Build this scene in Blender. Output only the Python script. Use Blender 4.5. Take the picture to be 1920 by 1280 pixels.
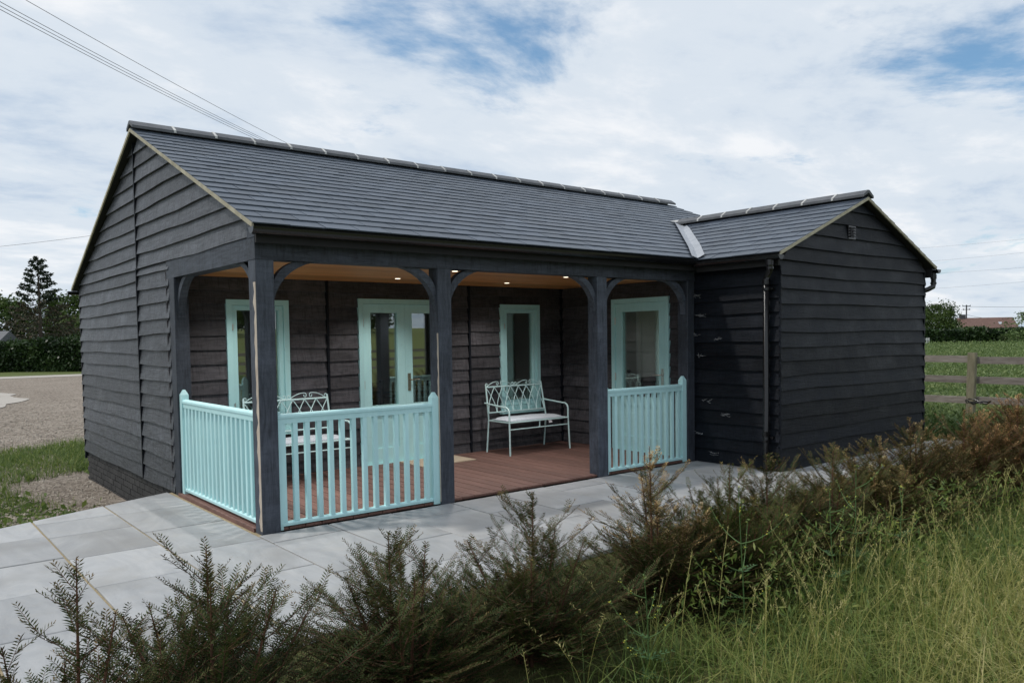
import bpy, math, random
import numpy as np
from mathutils import Vector, Matrix
random.seed(7); RNG = np.random.default_rng(7)
for o in list(bpy.data.objects): bpy.data.objects.remove(o)
S = bpy.context.scene; COL = S.collection
R = math.radians

# ------------------------------------------------------------------ camera
CAM = np.array([-2.40215, -6.19656, 1.5508]); YAW, PITCH, ROLL = R(50.9122), R(-2.53735), R(-0.83855)
FPX, CX, CY = 1491.675, 965.79, 698.33          # focal length and principal point in pixels of a 1920 px wide frame
F_ = np.array([math.cos(YAW)*math.cos(PITCH), math.sin(YAW)*math.cos(PITCH), math.sin(PITCH)])
R0 = np.array([math.sin(YAW), -math.cos(YAW), 0]); U0 = np.cross(R0, F_)
R_ = math.cos(ROLL)*R0 + math.sin(ROLL)*U0; U_ = -math.sin(ROLL)*R0 + math.cos(ROLL)*U0
cd = bpy.data.cameras.new('camera'); cam = bpy.data.objects.new('camera', cd); COL.objects.link(cam); S.camera = cam
cd.sensor_width = 36; cd.lens = FPX/1920*36; cd.shift_x = (960-CX)/1920; cd.shift_y = (CY-640)/1920
cd.clip_start = .05; cd.clip_end = 3000
m = Matrix.Identity(4)
for i in range(3): m[i][0], m[i][1], m[i][2], m[i][3] = R_[i], U_[i], -F_[i], CAM[i]
cam.matrix_world = m
def pixdir(u, v): return F_ + R_*(u-CX)/FPX + U_*(CY-v)/FPX
def at_depth(u, v, d): return CAM + pixdir(u, v)*d
def on_z(u, v, z): d = pixdir(u, v); return CAM + d*((z-CAM[2])/d[2])

# ------------------------------------------------------------------ world, sun, exposure
SUN = Vector((-1.0, .62, 1.75)).normalized()
W = bpy.data.worlds.new('World'); S.world = W; W.use_nodes = True
nt = W.node_tree; nt.nodes.clear(); N = nt.nodes.new; Lk = nt.links.new
out = N('ShaderNodeOutputWorld'); bg = N('ShaderNodeBackground'); bg.inputs[1].default_value = .1
sky = N('ShaderNodeTexSky'); sky.sky_type = 'NISHITA'; sky.sun_disc = False
sky.sun_elevation = math.asin(SUN.z); sky.sun_rotation = math.atan2(SUN.x, SUN.y); sky.air_density = 1.0; sky.dust_density = 1.2; sky.ozone_density = 2.0
def wmath(op, a, b=None, c=None):
    n = N('ShaderNodeMath'); n.operation = op
    for i, x in enumerate((a, b, c)):
        if x is None: continue
        if isinstance(x, (int, float)): n.inputs[i].default_value = x
        else: Lk(x, n.inputs[i])
    return n.outputs[0]
tc = N('ShaderNodeTexCoord'); sp = N('ShaderNodeSeparateXYZ'); Lk(tc.outputs['Generated'], sp.inputs[0])
zz = wmath('ADD', wmath('MAXIMUM', sp.outputs[2], 0.0), .13)
cb = N('ShaderNodeCombineXYZ'); Lk(wmath('DIVIDE', sp.outputs[0], zz), cb.inputs[0]); Lk(wmath('DIVIDE', sp.outputs[1], zz), cb.inputs[1])
def wnoise(scale, detail, rough, off, dist=0.0, st=(1, 1, 1)):
    mp = N('ShaderNodeMapping'); Lk(cb.outputs[0], mp.inputs[0]); mp.inputs['Location'].default_value = off; mp.inputs['Scale'].default_value = st
    mp.inputs['Rotation'].default_value = (0, 0, R(-39))
    n = N('ShaderNodeTexNoise'); n.inputs['Scale'].default_value = scale; n.inputs['Detail'].default_value = detail
    n.inputs['Roughness'].default_value = rough; n.inputs['Distortion'].default_value = dist; Lk(mp.outputs[0], n.inputs[0]); return n.outputs[0]
def wramp(fac, stops):
    r = N('ShaderNodeValToRGB'); e = r.color_ramp.elements
    while len(e) < len(stops): e.new(.5)
    for k, (p, c) in zip(e, stops): k.position = p; k.color = (*c, 1) if len(c) == 3 else c
    r.color_ramp.interpolation = 'EASE'; Lk(fac, r.inputs[0]); return r.outputs[0]
CLOUD_OFF = (26.557, 1.856, 0)
cover = wnoise(.95, 12, .62, CLOUD_OFF, .25, (1, 1.2, 1))
shade = wmath('ADD', wmath('MULTIPLY', wnoise(.6, 10, .6, (11.364, 14.751, 0), .3, (1, 1.4, 1)), .62), wmath('MULTIPLY', wnoise(2.1, 10, .62, (3.7, 9.9, 0), .2, (1, 1.3, 1)), .38))
cmask = wramp(cover, [(.29, (0, 0, 0)), (.43, (1, 1, 1))])
low = N('ShaderNodeMapRange'); low.inputs[1].default_value = .02; low.inputs[2].default_value = .16; low.inputs[3].default_value = 1; low.inputs[4].default_value = 0; Lk(sp.outputs[2], low.inputs[0])
cmask = wmath('MAXIMUM', cmask, low.outputs[0])   # cloud layers close up towards the horizon
ccol = wramp(shade, [(.36, (4.9, 6.0, 7.5)), (.50, (7.2, 7.9, 8.7)), (.62, (9.2, 9.4, 9.7))])
skyc = N('ShaderNodeMix'); skyc.data_type = 'RGBA'; skyc.blend_type = 'MULTIPLY'; skyc.inputs[0].default_value = 1
Lk(sky.outputs[0], skyc.inputs[6]); skyc.inputs[7].default_value = (.58, 1.12, 1.32, 1)
mx = N('ShaderNodeMix'); mx.data_type = 'RGBA'; Lk(wmath('ADD', wmath('MULTIPLY', cmask, .82), .16), mx.inputs[0]); Lk(skyc.outputs[2], mx.inputs[6]); Lk(ccol, mx.inputs[7])
Lk(mx.outputs[2], bg.inputs[0]); Lk(bg.outputs[0], out.inputs[0])
sd = bpy.data.lights.new('sun', 'SUN'); so = bpy.data.objects.new('sun', sd); COL.objects.link(so)
sd.energy = 2.0; sd.angle = R(3.0); sd.color = (1, .95, .88); so.rotation_euler = SUN.to_track_quat('Z', 'Y').to_euler(); so.location = (-20, 10, 30)
S.view_settings.view_transform = 'Standard'; S.view_settings.look = 'None'; S.view_settings.exposure = 0; S.view_settings.gamma = 1
S.view_settings.use_curve_mapping = False

# ------------------------------------------------------------------ materials
def new_mat(name):
    m = bpy.data.materials.new(name); m.use_nodes = True; t = m.node_tree; t.nodes.clear()
    o = t.nodes.new('ShaderNodeOutputMaterial'); b = t.nodes.new('ShaderNodeBsdfPrincipled'); t.links.new(b.outputs[0], o.inputs[0]); return m, t, b
def coords(t, stretch=(1, 1, 1), space='Object', rand=True):
    c = t.nodes.new('ShaderNodeTexCoord'); mp = t.nodes.new('ShaderNodeMapping'); mp.inputs['Scale'].default_value = stretch
    src = c.outputs['Object']
    if space == 'World': src = t.nodes.new('ShaderNodeNewGeometry').outputs['Position']
    t.links.new(src, mp.inputs[0])
    if rand:
        oi = t.nodes.new('ShaderNodeObjectInfo'); k = t.nodes.new('ShaderNodeVectorMath'); k.operation = 'SCALE'
        k.inputs[0].default_value = (37, 53, 71); t.links.new(oi.outputs['Random'], k.inputs['Scale']); t.links.new(k.outputs[0], mp.inputs['Location'])
    return mp.outputs[0]
def noise(t, vec, scale, detail=4, rough=.55, dist=0):
    n = t.nodes.new('ShaderNodeTexNoise'); n.inputs['Scale'].default_value = scale; n.inputs['Detail'].default_value = detail
    n.inputs['Roughness'].default_value = rough; n.inputs['Distortion'].default_value = dist; t.links.new(vec, n.inputs['Vector']); return n.outputs[0]
def ramp(t, fac, stops, interp='LINEAR'):
    r = t.nodes.new('ShaderNodeValToRGB'); e = r.color_ramp.elements; r.color_ramp.interpolation = interp
    while len(e) < len(stops): e.new(.5)
    for k, (p, c) in zip(e, stops): k.position = p; k.color = (*c, 1)
    t.links.new(fac, r.inputs[0]); return r.outputs[0]
def mixc(t, fac, a, b, mode='MIX'):
    n = t.nodes.new('ShaderNodeMix'); n.data_type = 'RGBA'; n.blend_type = mode
    for i, x in ((0, fac), (6, a), (7, b)):
        if isinstance(x, (int, float)): n.inputs[i].default_value = x
        elif isinstance(x, tuple): n.inputs[i].default_value = (*x, 1)
        else: t.links.new(x, n.inputs[i])
    return n.outputs[2]
def objrand(t, lo, hi):
    oi = t.nodes.new('ShaderNodeObjectInfo'); r = t.nodes.new('ShaderNodeMapRange'); r.inputs[3].default_value = lo; r.inputs[4].default_value = hi
    t.links.new(oi.outputs['Random'], r.inputs[0]); return r.outputs[0]
def bump(t, b, h, strength, dist):
    n = t.nodes.new('ShaderNodeBump'); n.inputs['Strength'].default_value = strength; n.inputs['Distance'].default_value = dist
    t.links.new(h, n.inputs['Height'])
    if b.inputs['Normal'].links: t.links.new(b.inputs['Normal'].links[0].from_socket, n.inputs['Normal'])
    t.links.new(n.outputs[0], b.inputs['Normal'])
def vscale(t, col, fac):
    n = t.nodes.new('ShaderNodeVectorMath'); n.operation = 'SCALE'; t.links.new(col, n.inputs[0]); t.links.new(fac, n.inputs['Scale']); return n.outputs[0]
def simple(name, stops, scale=6, rough=.6, stretch=(1, 1, 1), detail=5, bmp=.2, bd=.004, var=(.85, 1.15), space='Object', bscale=None, spec=.5, metal=0, coat=0):
    m, t, b = new_mat(name); v = coords(t, stretch, space, space == 'Object'); n = noise(t, v, scale, detail, .6)
    c = ramp(t, n, stops)
    if var: c = vscale(t, c, objrand(t, *var))
    t.links.new(c, b.inputs['Base Color']); b.inputs['Roughness'].default_value = rough; b.inputs['Specular IOR Level'].default_value = spec
    b.inputs['Metallic'].default_value = metal; b.inputs['Coat Weight'].default_value = coat
    if bmp: bump(t, b, noise(t, v, bscale or scale*6, 4, .6), bmp, bd)
    return m
M = {}
def black_wood(name, lo, hi, rough=(.42, .62), bs=.5, along='x', spec=.3, streak=.5):
    m, t, b = new_mat(name)
    st = {'x': (1, 9, 9), 'y': (9, 1, 9), 'z': (9, 9, 1)}[along]; sw = {'x': (16, 2.2, 2.2), 'y': (2.2, 16, 2.2), 'z': (2.2, 2.2, 16)}[along]
    v = coords(t, st); grain = noise(t, v, 3.4, 9, .7, 1.2); saw = noise(t, coords(t, sw), 2.6, 8, .75); fine = noise(t, coords(t, tuple(x*2 for x in sw)), 9, 4, .7)
    patch = noise(t, coords(t), 2.3, 6, .7)
    mid = tuple((a+c)/2 for a, c in zip(lo, hi))
    c = ramp(t, grain, [(.3, lo), (.5, mid), (.72, hi)])
    c = mixc(t, ramp(t, patch, [(.5, (0, 0, 0)), (.72, (.55, .55, .55))]), c, tuple(x*1.5 for x in hi))
    c = mixc(t, ramp(t, saw, [(.5, (0, 0, 0)), (.62, (streak, streak, streak))]), c, tuple(x*.5 for x in lo))
    c = vscale(t, c, objrand(t, .7, 1.35))
    t.links.new(c, b.inputs['Base Color'])
    r = t.nodes.new('ShaderNodeMapRange'); r.inputs[1].default_value = .3; r.inputs[2].default_value = .7; r.inputs[3].default_value = rough[0]; r.inputs[4].default_value = rough[1]; t.links.new(patch, r.inputs[0]); t.links.new(r.outputs[0], b.inputs['Roughness'])
    b.inputs['Specular IOR Level'].default_value = spec
    bump(t, b, saw, .45*bs, .006); bump(t, b, fine, .35*bs, .003); bump(t, b, grain, .8*bs, .005)
    return m
M['board'] = black_wood('black_board', (.004, .0052, .0075), (.0125, .015, .021), (.36, .6), bs=1.2, spec=.15)
M['board_porch'] = black_wood('porch_lit_black_board', (.027, .026, .029), (.094, .088, .096), (.5, .65), bs=1.0, spec=.22)  # sheltered boards, base colour raised to carry the brightening from the porch lights
M['board_old'] = black_wood('weathered_black_board', (.013, .014, .017), (.092, .098, .112), (.34, .55), bs=1.6, spec=.35, streak=.85)
M['oak'] = black_wood('black_oak', (.02, .024, .032), (.078, .09, .114), (.5, .7), bs=.8)
M['oak_z'] = black_wood('black_oak_upright', (.02, .024, .032), (.078, .09, .114), (.5, .7), bs=.8, along='z', streak=.2)
M['oak_y'] = black_wood('black_oak_cross', (.02, .024, .032), (.078, .09, .114), (.5, .7), bs=.8, along='y')
M['rawwood'] = simple('bare_wood', [(.3, (.40, .32, .25)), (.7, (.68, .60, .5))], 8, .8, (6, 6, 1))
M['core'] = simple('black_membrane', [(.3, (.008, .008, .009)), (.7, (.014, .014, .015))], 4, .8)
M['brick'] = simple('black_painted_brick', [(.3, (.016, .016, .017)), (.7, (.04, .038, .037))], 9, .75, bmp=.5, var=(.7, 1.3))
M['mortar_dark'] = simple('black_mortar', [(.3, (.012, .012, .012)), (.7, (.022, .021, .02))], 20, .9)
# slate
m, t, b = new_mat('slate'); v = coords(t, (1, 1, 1)); n1 = noise(t, v, 5, 6, .6); n2 = noise(t, coords(t, (1, 1, 1), 'World', False), .8, 4, .6)
c = ramp(t, n1, [(.3, (.036, .049, .07)), (.7, (.064, .082, .112))]); c = vscale(t, c, objrand(t, .8, 1.2))
c = mixc(t, ramp(t, n2, [(.4, (0, 0, 0)), (.7, (.35, .35, .35))]), c, (.08, .095, .12))
t.links.new(c, b.inputs['Base Color']); b.inputs['Roughness'].default_value = .42; bump(t, b, noise(t, v, 26, 5, .6), .25, .003); M['slate'] = m
m, t, b = new_mat('slate_course'); at_ = t.nodes.new('ShaderNodeAttribute'); at_.attribute_name = 'tint'; v = coords(t, (1, 1, 1), 'World', False)
c = ramp(t, noise(t, v, 5, 6, .6), [(.3, (.036, .049, .07)), (.7, (.064, .082, .112))]); c = vscale(t, c, at_.outputs['Fac']); c = mixc(t, ramp(t, noise(t, v, .8, 4, .6), [(.4, (0, 0, 0)), (.7, (.35, .35, .35))]), c, (.08, .095, .12))
t.links.new(c, b.inputs['Base Color']); b.inputs['Roughness'].default_value = .42; bump(t, b, noise(t, v, 26, 5, .6), .25, .003); M['slate_bulk'] = m
M['ridge'] = simple('ridge_tile', [(.3, (.07, .075, .085)), (.7, (.12, .125, .135))], 7, .6, bmp=.3)
M['mortar'] = simple('pale_mortar', [(.3, (.42, .42, .41)), (.7, (.62, .62, .6))], 25, .9)
M['verge'] = simple('verge_strip', [(.3, (.3, .27, .19)), (.7, (.5, .46, .35))], 9, .8)
M['lead'] = simple('lead', [(.3, (.3, .32, .35)), (.7, (.42, .44, .48))], 5, .45, spec=.6)
M['pvc'] = simple('black_plastic', [(.3, (.006, .006, .007)), (.7, (.01, .01, .011))], 4, .22, bmp=.05)
# pale blue-green paint
def paint(name, a, b_, rough=.42):
    m, t, b = new_mat(name); v = coords(t, (6, 6, 1)); n = noise(t, v, 3, 5, .6)
    c = ramp(t, n, [(.3, a), (.75, b_)]); c = vscale(t, c, objrand(t, .93, 1.06)); t.links.new(c, b.inputs['Base Color'])
    b.inputs['Roughness'].default_value = rough; bump(t, b, noise(t, v, 14, 4, .6), .35, .003)
    d = noise(t, coords(t, (1, 1, 1)), 11, 7, .7); c2 = mixc(t, ramp(t, d, [(.58, (0, 0, 0)), (.78, (.35, .35, .35))]), c, tuple(x*.62 for x in a)); t.links.new(c2, b.inputs['Base Color']); return m
M['paint'] = paint('duck_egg_paint', (.46, .74, .76), (.53, .81, .82))
M['paint_door'] = paint('door_paint', (.40, .68, .69), (.46, .74, .74))
M['bench'] = paint('bench_paint', (.56, .76, .76), (.64, .83, .82))
M['cushion'] = simple('cushion_cloth', [(.3, (.5, .54, .6)), (.7, (.6, .64, .69))], 40, .9, bmp=.3)
M['tag'] = simple('white_tag', [(.3, (.7, .62, .64)), (.7, (.8, .75, .76))], 20, .8)
M['steel'] = simple('steel', [(.3, (.5, .49, .46)), (.7, (.62, .6, .57))], 30, .3, metal=1, bmp=.05)
M['brass'] = simple('aged_brass', [(.3, (.3, .26, .18)), (.7, (.42, .37, .27))], 30, .35, metal=1, bmp=.05)
# sandstone paving
m, t, b = new_mat('grey_sandstone'); v = coords(t, (1.0, .35, 1)); n1 = noise(t, v, 2.6, 9, .68, 2.2); n2 = noise(t, coords(t), 9, 6, .6); n3 = noise(t, coords(t), 1.3, 3, .5)
c = ramp(t, n1, [(.25, (.30, .31, .325)), (.5, (.385, .395, .405)), (.75, (.47, .475, .48))]); c = mixc(t, ramp(t, n2, [(.5, (0, 0, 0)), (.8, (.4, .4, .4))]), c, (.42, .40, .36))
c = mixc(t, ramp(t, n3, [(.5, (0, 0, 0)), (.72, (.7, .7, .7))]), c, (.27, .268, .26))
n4 = noise(t, coords(t), 55, 4, .7); c = mixc(t, ramp(t, n4, [(.64, (0, 0, 0)), (.7, (.45, .45, .45))]), c, (.2, .19, .17))
c = vscale(t, c, objrand(t, .78, 1.1)); t.links.new(c, b.inputs['Base Color']); b.inputs['Roughness'].default_value = .55
bump(t, b, n1, .35, .012); bump(t, b, n2, .25, .004); M['slab'] = m
M['joint'] = simple('paving_joint', [(.3, (.24, .19, .11)), (.7, (.42, .35, .22))], 60, .95, var=None, bmp=.5)
# deck
m, t, b = new_mat('brown_decking'); v = coords(t, (9, 1, 1)); n1 = noise(t, v, 4, 6, .6, .5); wv = t.nodes.new('ShaderNodeTexWave'); wv.inputs['Scale'].default_value = 11; wv.bands_direction = 'X'
t.links.new(coords(t, (1, 1, 1), rand=False), wv.inputs[0])
c = ramp(t, n1, [(.3, (.11, .056, .044)), (.7, (.19, .102, .082))]); c = vscale(t, c, objrand(t, .85, 1.15)); t.links.new(c, b.inputs['Base Color']); b.inputs['Roughness'].default_value = .7
bump(t, b, wv.outputs[1], .5, .004); bump(t, b, n1, .3, .003); M['deck'] = m
M['cedar'] = simple('cedar_ceiling', [(.3, (.42, .17, .05)), (.7, (.62, .29, .10))], 3, .5, (1, 8, 8), var=(.85, 1.2))
M['mat'] = simple('coir_mat', [(.3, (.36, .28, .2)), (.7, (.5, .41, .31))], 60, .95, bmp=.8)
M['plaster'] = simple('pale_plaster', [(.3, (.7, .68, .63)), (.7, (.76, .74, .69))], 4, .9, bmp=.05)
M['whitedoor'] = simple('white_door_paint', [(.3, (.72, .72, .72)), (.7, (.78, .78, .78))], 4, .5, bmp=.05)
M['roomfloor'] = simple('room_floor', [(.3, (.34, .27, .2)), (.7, (.44, .36, .27))], 4, .5, (1, 6, 1))
M['darkwood'] = simple('dark_wood', [(.3, (.03, .02, .015)), (.7, (.06, .04, .03))], 6, .45, (1, 6, 6))
M['teal'] = simple('teal_cloth', [(.3, (.03, .09, .1)), (.7, (.05, .14, .15))], 30, .9)
M['blackcloth'] = simple('black_cloth', [(.3, (.012, .012, .014)), (.7, (.025, .025, .028))], 20, .8)
# glass: coated double glazing
m, t, b = new_mat('glass'); o_ = [n for n in t.nodes if n.type == 'OUTPUT_MATERIAL'][0]; t.nodes.remove(b)
tr = t.nodes.new('ShaderNodeBsdfTransparent'); tr.inputs[0].default_value = (.86, .9, .88, 1); gl = t.nodes.new('ShaderNodeBsdfGlossy'); gl.inputs['Roughness'].default_value = .005; gl.inputs[0].default_value = (.95, .98, .96, 1)
lw = t.nodes.new('ShaderNodeLayerWeight'); pw5 = t.nodes.new('ShaderNodeMath'); pw5.operation = 'POWER'; t.links.new(lw.outputs['Facing'], pw5.inputs[0]); pw5.inputs[1].default_value = 4
fr = t.nodes.new('ShaderNodeMapRange'); fr.inputs[3].default_value = .2; fr.inputs[4].default_value = 1; t.links.new(pw5.outputs[0], fr.inputs[0]); ms = t.nodes.new('ShaderNodeMixShader')   # coated double glazing
t.links.new(fr.outputs[0], ms.inputs[0]); t.links.new(tr.outputs[0], ms.inputs[1]); t.links.new(gl.outputs[0], ms.inputs[2]); t.links.new(ms.outputs[0], o_.inputs[0]); M['glass'] = m
m, t, b = new_mat('lamp_lens'); b.inputs['Emission Color'].default_value = (1, .86, .66, 1); b.inputs['Emission Strength'].default_value = 3; b.inputs['Base Color'].default_value = (.8, .8, .8, 1); M['lens'] = m
# ground kinds
def ground_mat(name, stops, s1, stops2, s2, rough=.95, bs=.5, bd=.03, bsc=40):
    m, t, b = new_mat(name); v = coords(t, (1, 1, 1), 'World', False)
    a = ramp(t, noise(t, v, s1, 8, .65), stops); c = ramp(t, noise(t, v, s2, 6, .6), stops2); mixed = mixc(t, .5, a, c)
    t.links.new(mixed, b.inputs['Base Color']); b.inputs['Roughness'].default_value = rough; b.inputs['Specular IOR Level'].default_value = .2
    bump(t, b, noise(t, v, bsc, 5, .7), bs, bd); return m
M['soil_grass'] = ground_mat('meadow_ground', [(.3, (.045, .075, .016)), (.7, (.10, .145, .035))], .35, [(.3, (.035, .06, .014)), (.7, (.10, .14, .04))], 5, bsc=9, bd=.12)
M['lawn'] = ground_mat('lawn_ground', [(.3, (.06, .075, .022)), (.7, (.13, .13, .05))], 2, [(.3, (.05, .06, .02)), (.7, (.14, .125, .055))], 30)
M['gravel'] = ground_mat('gravel_ground', [(.3, (.17, .135, .105)), (.7, (.30, .255, .21))], .5, [(.4, (.08, .065, .05)), (.6, (.44, .385, .33))], 13, bsc=26, bs=.9, bd=.03)
M['concrete'] = ground_mat('concrete_ground', [(.3, (.36, .33, .29)), (.7, (.46, .43, .39))], .6, [(.3, (.34, .31, .28)), (.7, (.48, .45, .41))], 12, bsc=50, bs=.2, bd=.01)
M['verge_grass'] = ground_mat('mown_grass', [(.3, (.085, .105, .035)), (.7, (.12, .15, .045))], .5, [(.3, (.06, .085, .025)), (.7, (.13, .15, .05))], 8)
M['pebble'] = simple('pebble', [(.3, (.2, .165, .13)), (.7, (.42, .37, .31))], 4, .85, var=None, space='World')
def leaf_mat(name, stops, rough=.55, trans=.25, objcol=False, spec=.3):
    m, t, b = new_mat(name); at = t.nodes.new('ShaderNodeAttribute'); at.attribute_name = 'tint'
    c = ramp(t, at.outputs['Fac'], stops)
    if objcol:
        oi = t.nodes.new('ShaderNodeObjectInfo'); c = mixc(t, 1.0, c, oi.outputs['Color'], 'MULTIPLY')
    t.links.new(c, b.inputs['Base Color']); b.inputs['Roughness'].default_value = rough; b.inputs['Specular IOR Level'].default_value = spec
    if trans:
        tl = t.nodes.new('ShaderNodeBsdfTranslucent'); t.links.new(c, tl.inputs[0]); ms = t.nodes.new('ShaderNodeMixShader'); ms.inputs[0].default_value = trans
        o_ = [n for n in t.nodes if n.type == 'OUTPUT_MATERIAL'][0]; t.links.new(b.outputs[0], ms.inputs[1]); t.links.new(tl.outputs[0], ms.inputs[2]); t.links.new(ms.outputs[0], o_.inputs[0])
    return m
M['yew'] = leaf_mat('yew_needles', [(0, (.014, .024, .009)), (.3, (.03, .05, .014)), (.5, (.06, .074, .022)), (.68, (.10, .078, .03)), (.85, (.24, .16, .065)), (1, (.55, .42, .22))], .55, .08, True, .12)
M['yewbark'] = simple('yew_bark', [(.3, (.06, .026, .015)), (.7, (.15, .065, .035))], 14, .8, (4, 4, 1), var=None)
M['grass'] = leaf_mat('grass_blades', [(0, (.065, .115, .03)), (.35, (.155, .22, .05)), (.65, (.34, .33, .10)), (1, (.58, .5, .25))], .5, .4)
M['lawnblade'] = leaf_mat('lawn_blades', [(0, (.05, .075, .018)), (.5, (.10, .125, .035)), (1, (.24, .21, .1))], .6, .3)
M['field'] = leaf_mat('field_leaves', [(0, (.06, .105, .03)), (.5, (.13, .19, .06)), (1, (.25, .29, .12))], .5, .3)
M['weed'] = leaf_mat('weed_green', [(0, (.05, .11, .045)), (.5, (.09, .17, .065)), (.8, (.16, .24, .06)), (1, (.62, .55, .06))], .5, .25)
M['leaf'] = leaf_mat('tree_leaves', [(0, (.022, .042, .01)), (.5, (.055, .095, .02)), (1, (.12, .17, .04))], .55, .25)
M['leaf_pale'] = leaf_mat('pale_tree_leaves', [(0, (.06, .10, .03)), (.5, (.12, .18, .06)), (1, (.22, .29, .11))], .55, .25)
M['hedge'] = leaf_mat('hedge_leaves', [(0, (.012, .026, .008)), (.5, (.026, .055, .014)), (1, (.06, .10, .028))], .45, .15)
M['conifer'] = leaf_mat('conifer_needles', [(0, (.012, .022, .012)), (.5, (.025, .042, .02)), (.75, (.07, .06, .035)), (1, (.13, .095, .06))], .6, .12)
M['bark'] = simple('tree_bark', [(.3, (.05, .04, .03)), (.7, (.11, .085, .065))], 5, .9, (3, 3, 1), var=None, bmp=.8, bd=.02)
M['fencewood'] = simple('weathered_fence_wood', [(.3, (.17, .145, .125)), (.7, (.32, .285, .255))], 5, .85, (1, 6, 6), bmp=.5)
M['fencepost'] = simple('green_fence_post', [(.3, (.15, .135, .085)), (.7, (.26, .235, .16))], 5, .85, (5, 5, 1), bmp=.5)
M['wire'] = simple('wire', [(.3, (.03, .03, .032)), (.7, (.05, .05, .052))], 3, .6, bmp=0)
M['pole'] = simple('pole_wood', [(.3, (.04, .04, .045)), (.7, (.07, .07, .075))], 4, .8)
M['housewall'] = simple('cream_render', [(.3, (.62, .58, .5)), (.7, (.72, .68, .6))], 2, .9)
M['rooftile'] = simple('brown_roof_tiles', [(.3, (.10, .055, .045)), (.7, (.17, .10, .08))], 3, .85)
M['web'] = simple('cobweb', [(.3, (.5, .5, .5)), (.7, (.65, .65, .65))], 30, .9, bmp=0)

# ------------------------------------------------------------------ mesh helpers
def link(name, me, mat=None, parent=None):
    o = bpy.data.objects.new(name, me); COL.objects.link(o)
    if mat is not None and me is not None and not me.materials: me.materials.append(M[mat])
    if parent is not None: o.parent = parent
    return o
def tag(o, label=None, cat=None, group=None, kind=None):
    if label: o['label'] = label
    if cat: o['category'] = cat
    if group: o['group'] = group
    if kind: o['kind'] = kind
    return o
def empty(name, loc=(0, 0, 0), rz=0):
    o = bpy.data.objects.new(name, None); COL.objects.link(o); o.location = loc; o.rotation_euler = (0, 0, rz); o.empty_display_size = .2; return o
def frame_of(d):
    d = np.asarray(d, float); d = d/np.linalg.norm(d); a = np.array([0, 0, 1.]) if abs(d[2]) < .9 else np.array([1., 0, 0])
    x = np.cross(a, d); x /= np.linalg.norm(x); return x, np.cross(d, x), d
class MB:
    def __init__(s): s.v = []; s.f = []; s.sm = []
    def add(s, vs, fs, smooth=False):
        o = len(s.v); s.v += [tuple(map(float, p)) for p in vs]; s.f += [tuple(i+o for i in f) for f in fs]; s.sm += [smooth]*len(fs); return s
    def box(s, a, b):
        x0, y0, z0 = a; x1, y1, z1 = b
        return s.add([(x0,y0,z0),(x1,y0,z0),(x1,y1,z0),(x0,y1,z0),(x0,y0,z1),(x1,y0,z1),(x1,y1,z1),(x0,y1,z1)],
                     [(3,2,1,0),(4,5,6,7),(0,1,5,4),(1,2,6,5),(2,3,7,6),(3,0,4,7)])
    def cbox(s, a, b, c=.006):   # box with chamfered vertical edges
        x0, y0, z0 = a; x1, y1, z1 = b
        ring = [(x0+c,y0),(x1-c,y0),(x1,y0+c),(x1,y1-c),(x1-c,y1),(x0+c,y1),(x0,y1-c),(x0,y0+c)]
        vs = [(x,y,z0) for x,y in ring]+[(x,y,z1) for x,y in ring]
        return s.add(vs, [tuple(range(7,-1,-1)), tuple(range(8,16))]+[(i,(i+1)%8,8+(i+1)%8,8+i) for i in range(8)])
    def tube(s, pts, r, n=8, cap=True, smooth=True):
        pts = [np.asarray(p, float) for p in pts]; k = len(pts); rs = r if hasattr(r, '__len__') else [r]*k; vs = []
        px = None
        for i, p in enumerate(pts):
            d = pts[min(i+1,k-1)]-pts[max(i-1,0)]; x, y, d = frame_of(d)
            if px is not None:
                x = px-d*np.dot(px, d); x /= (np.linalg.norm(x)+1e-9); y = np.cross(d, x)
            px = x
            for j in range(n):
                a = 2*math.pi*j/n; vs.append(p+rs[i]*(math.cos(a)*x+math.sin(a)*y))
        fs = [(i*n+j, i*n+(j+1)%n, (i+1)*n+(j+1)%n, (i+1)*n+j) for i in range(k-1) for j in range(n)]
        s.add(vs, fs, smooth)
        if cap: s.add(vs[:n], [tuple(range(n-1,-1,-1))]); s.add(vs[-n:], [tuple(range(n))])
        return s
    def prism(s, poly, axis, a, b):   # polygon in the two other axes, extruded along axis
        n = len(poly); mk = {'x': lambda p, t: (t, p[0], p[1]), 'y': lambda p, t: (p[0], t, p[1]), 'z': lambda p, t: (p[0], p[1], t)}[axis]
        vs = [mk(p, a) for p in poly]+[mk(p, b) for p in poly]
        return s.add(vs, [tuple(range(n-1,-1,-1)), tuple(range(n,2*n))]+[(i,(i+1)%n,n+(i+1)%n,n+i) for i in range(n)])
    def mesh(s, name):
        me = bpy.data.meshes.new(name); me.from_pydata(s.v, [], s.f); me.polygons.foreach_set('use_smooth', s.sm); 
        import bmesh
        bm = bmesh.new(); bm.from_mesh(me); bmesh.ops.recalc_face_normals(bm, faces=bm.faces); bm.to_mesh(me); bm.free(); return me
    def build(s, name, mat, parent=None): return link(name, s.mesh(name), mat, parent)
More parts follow.
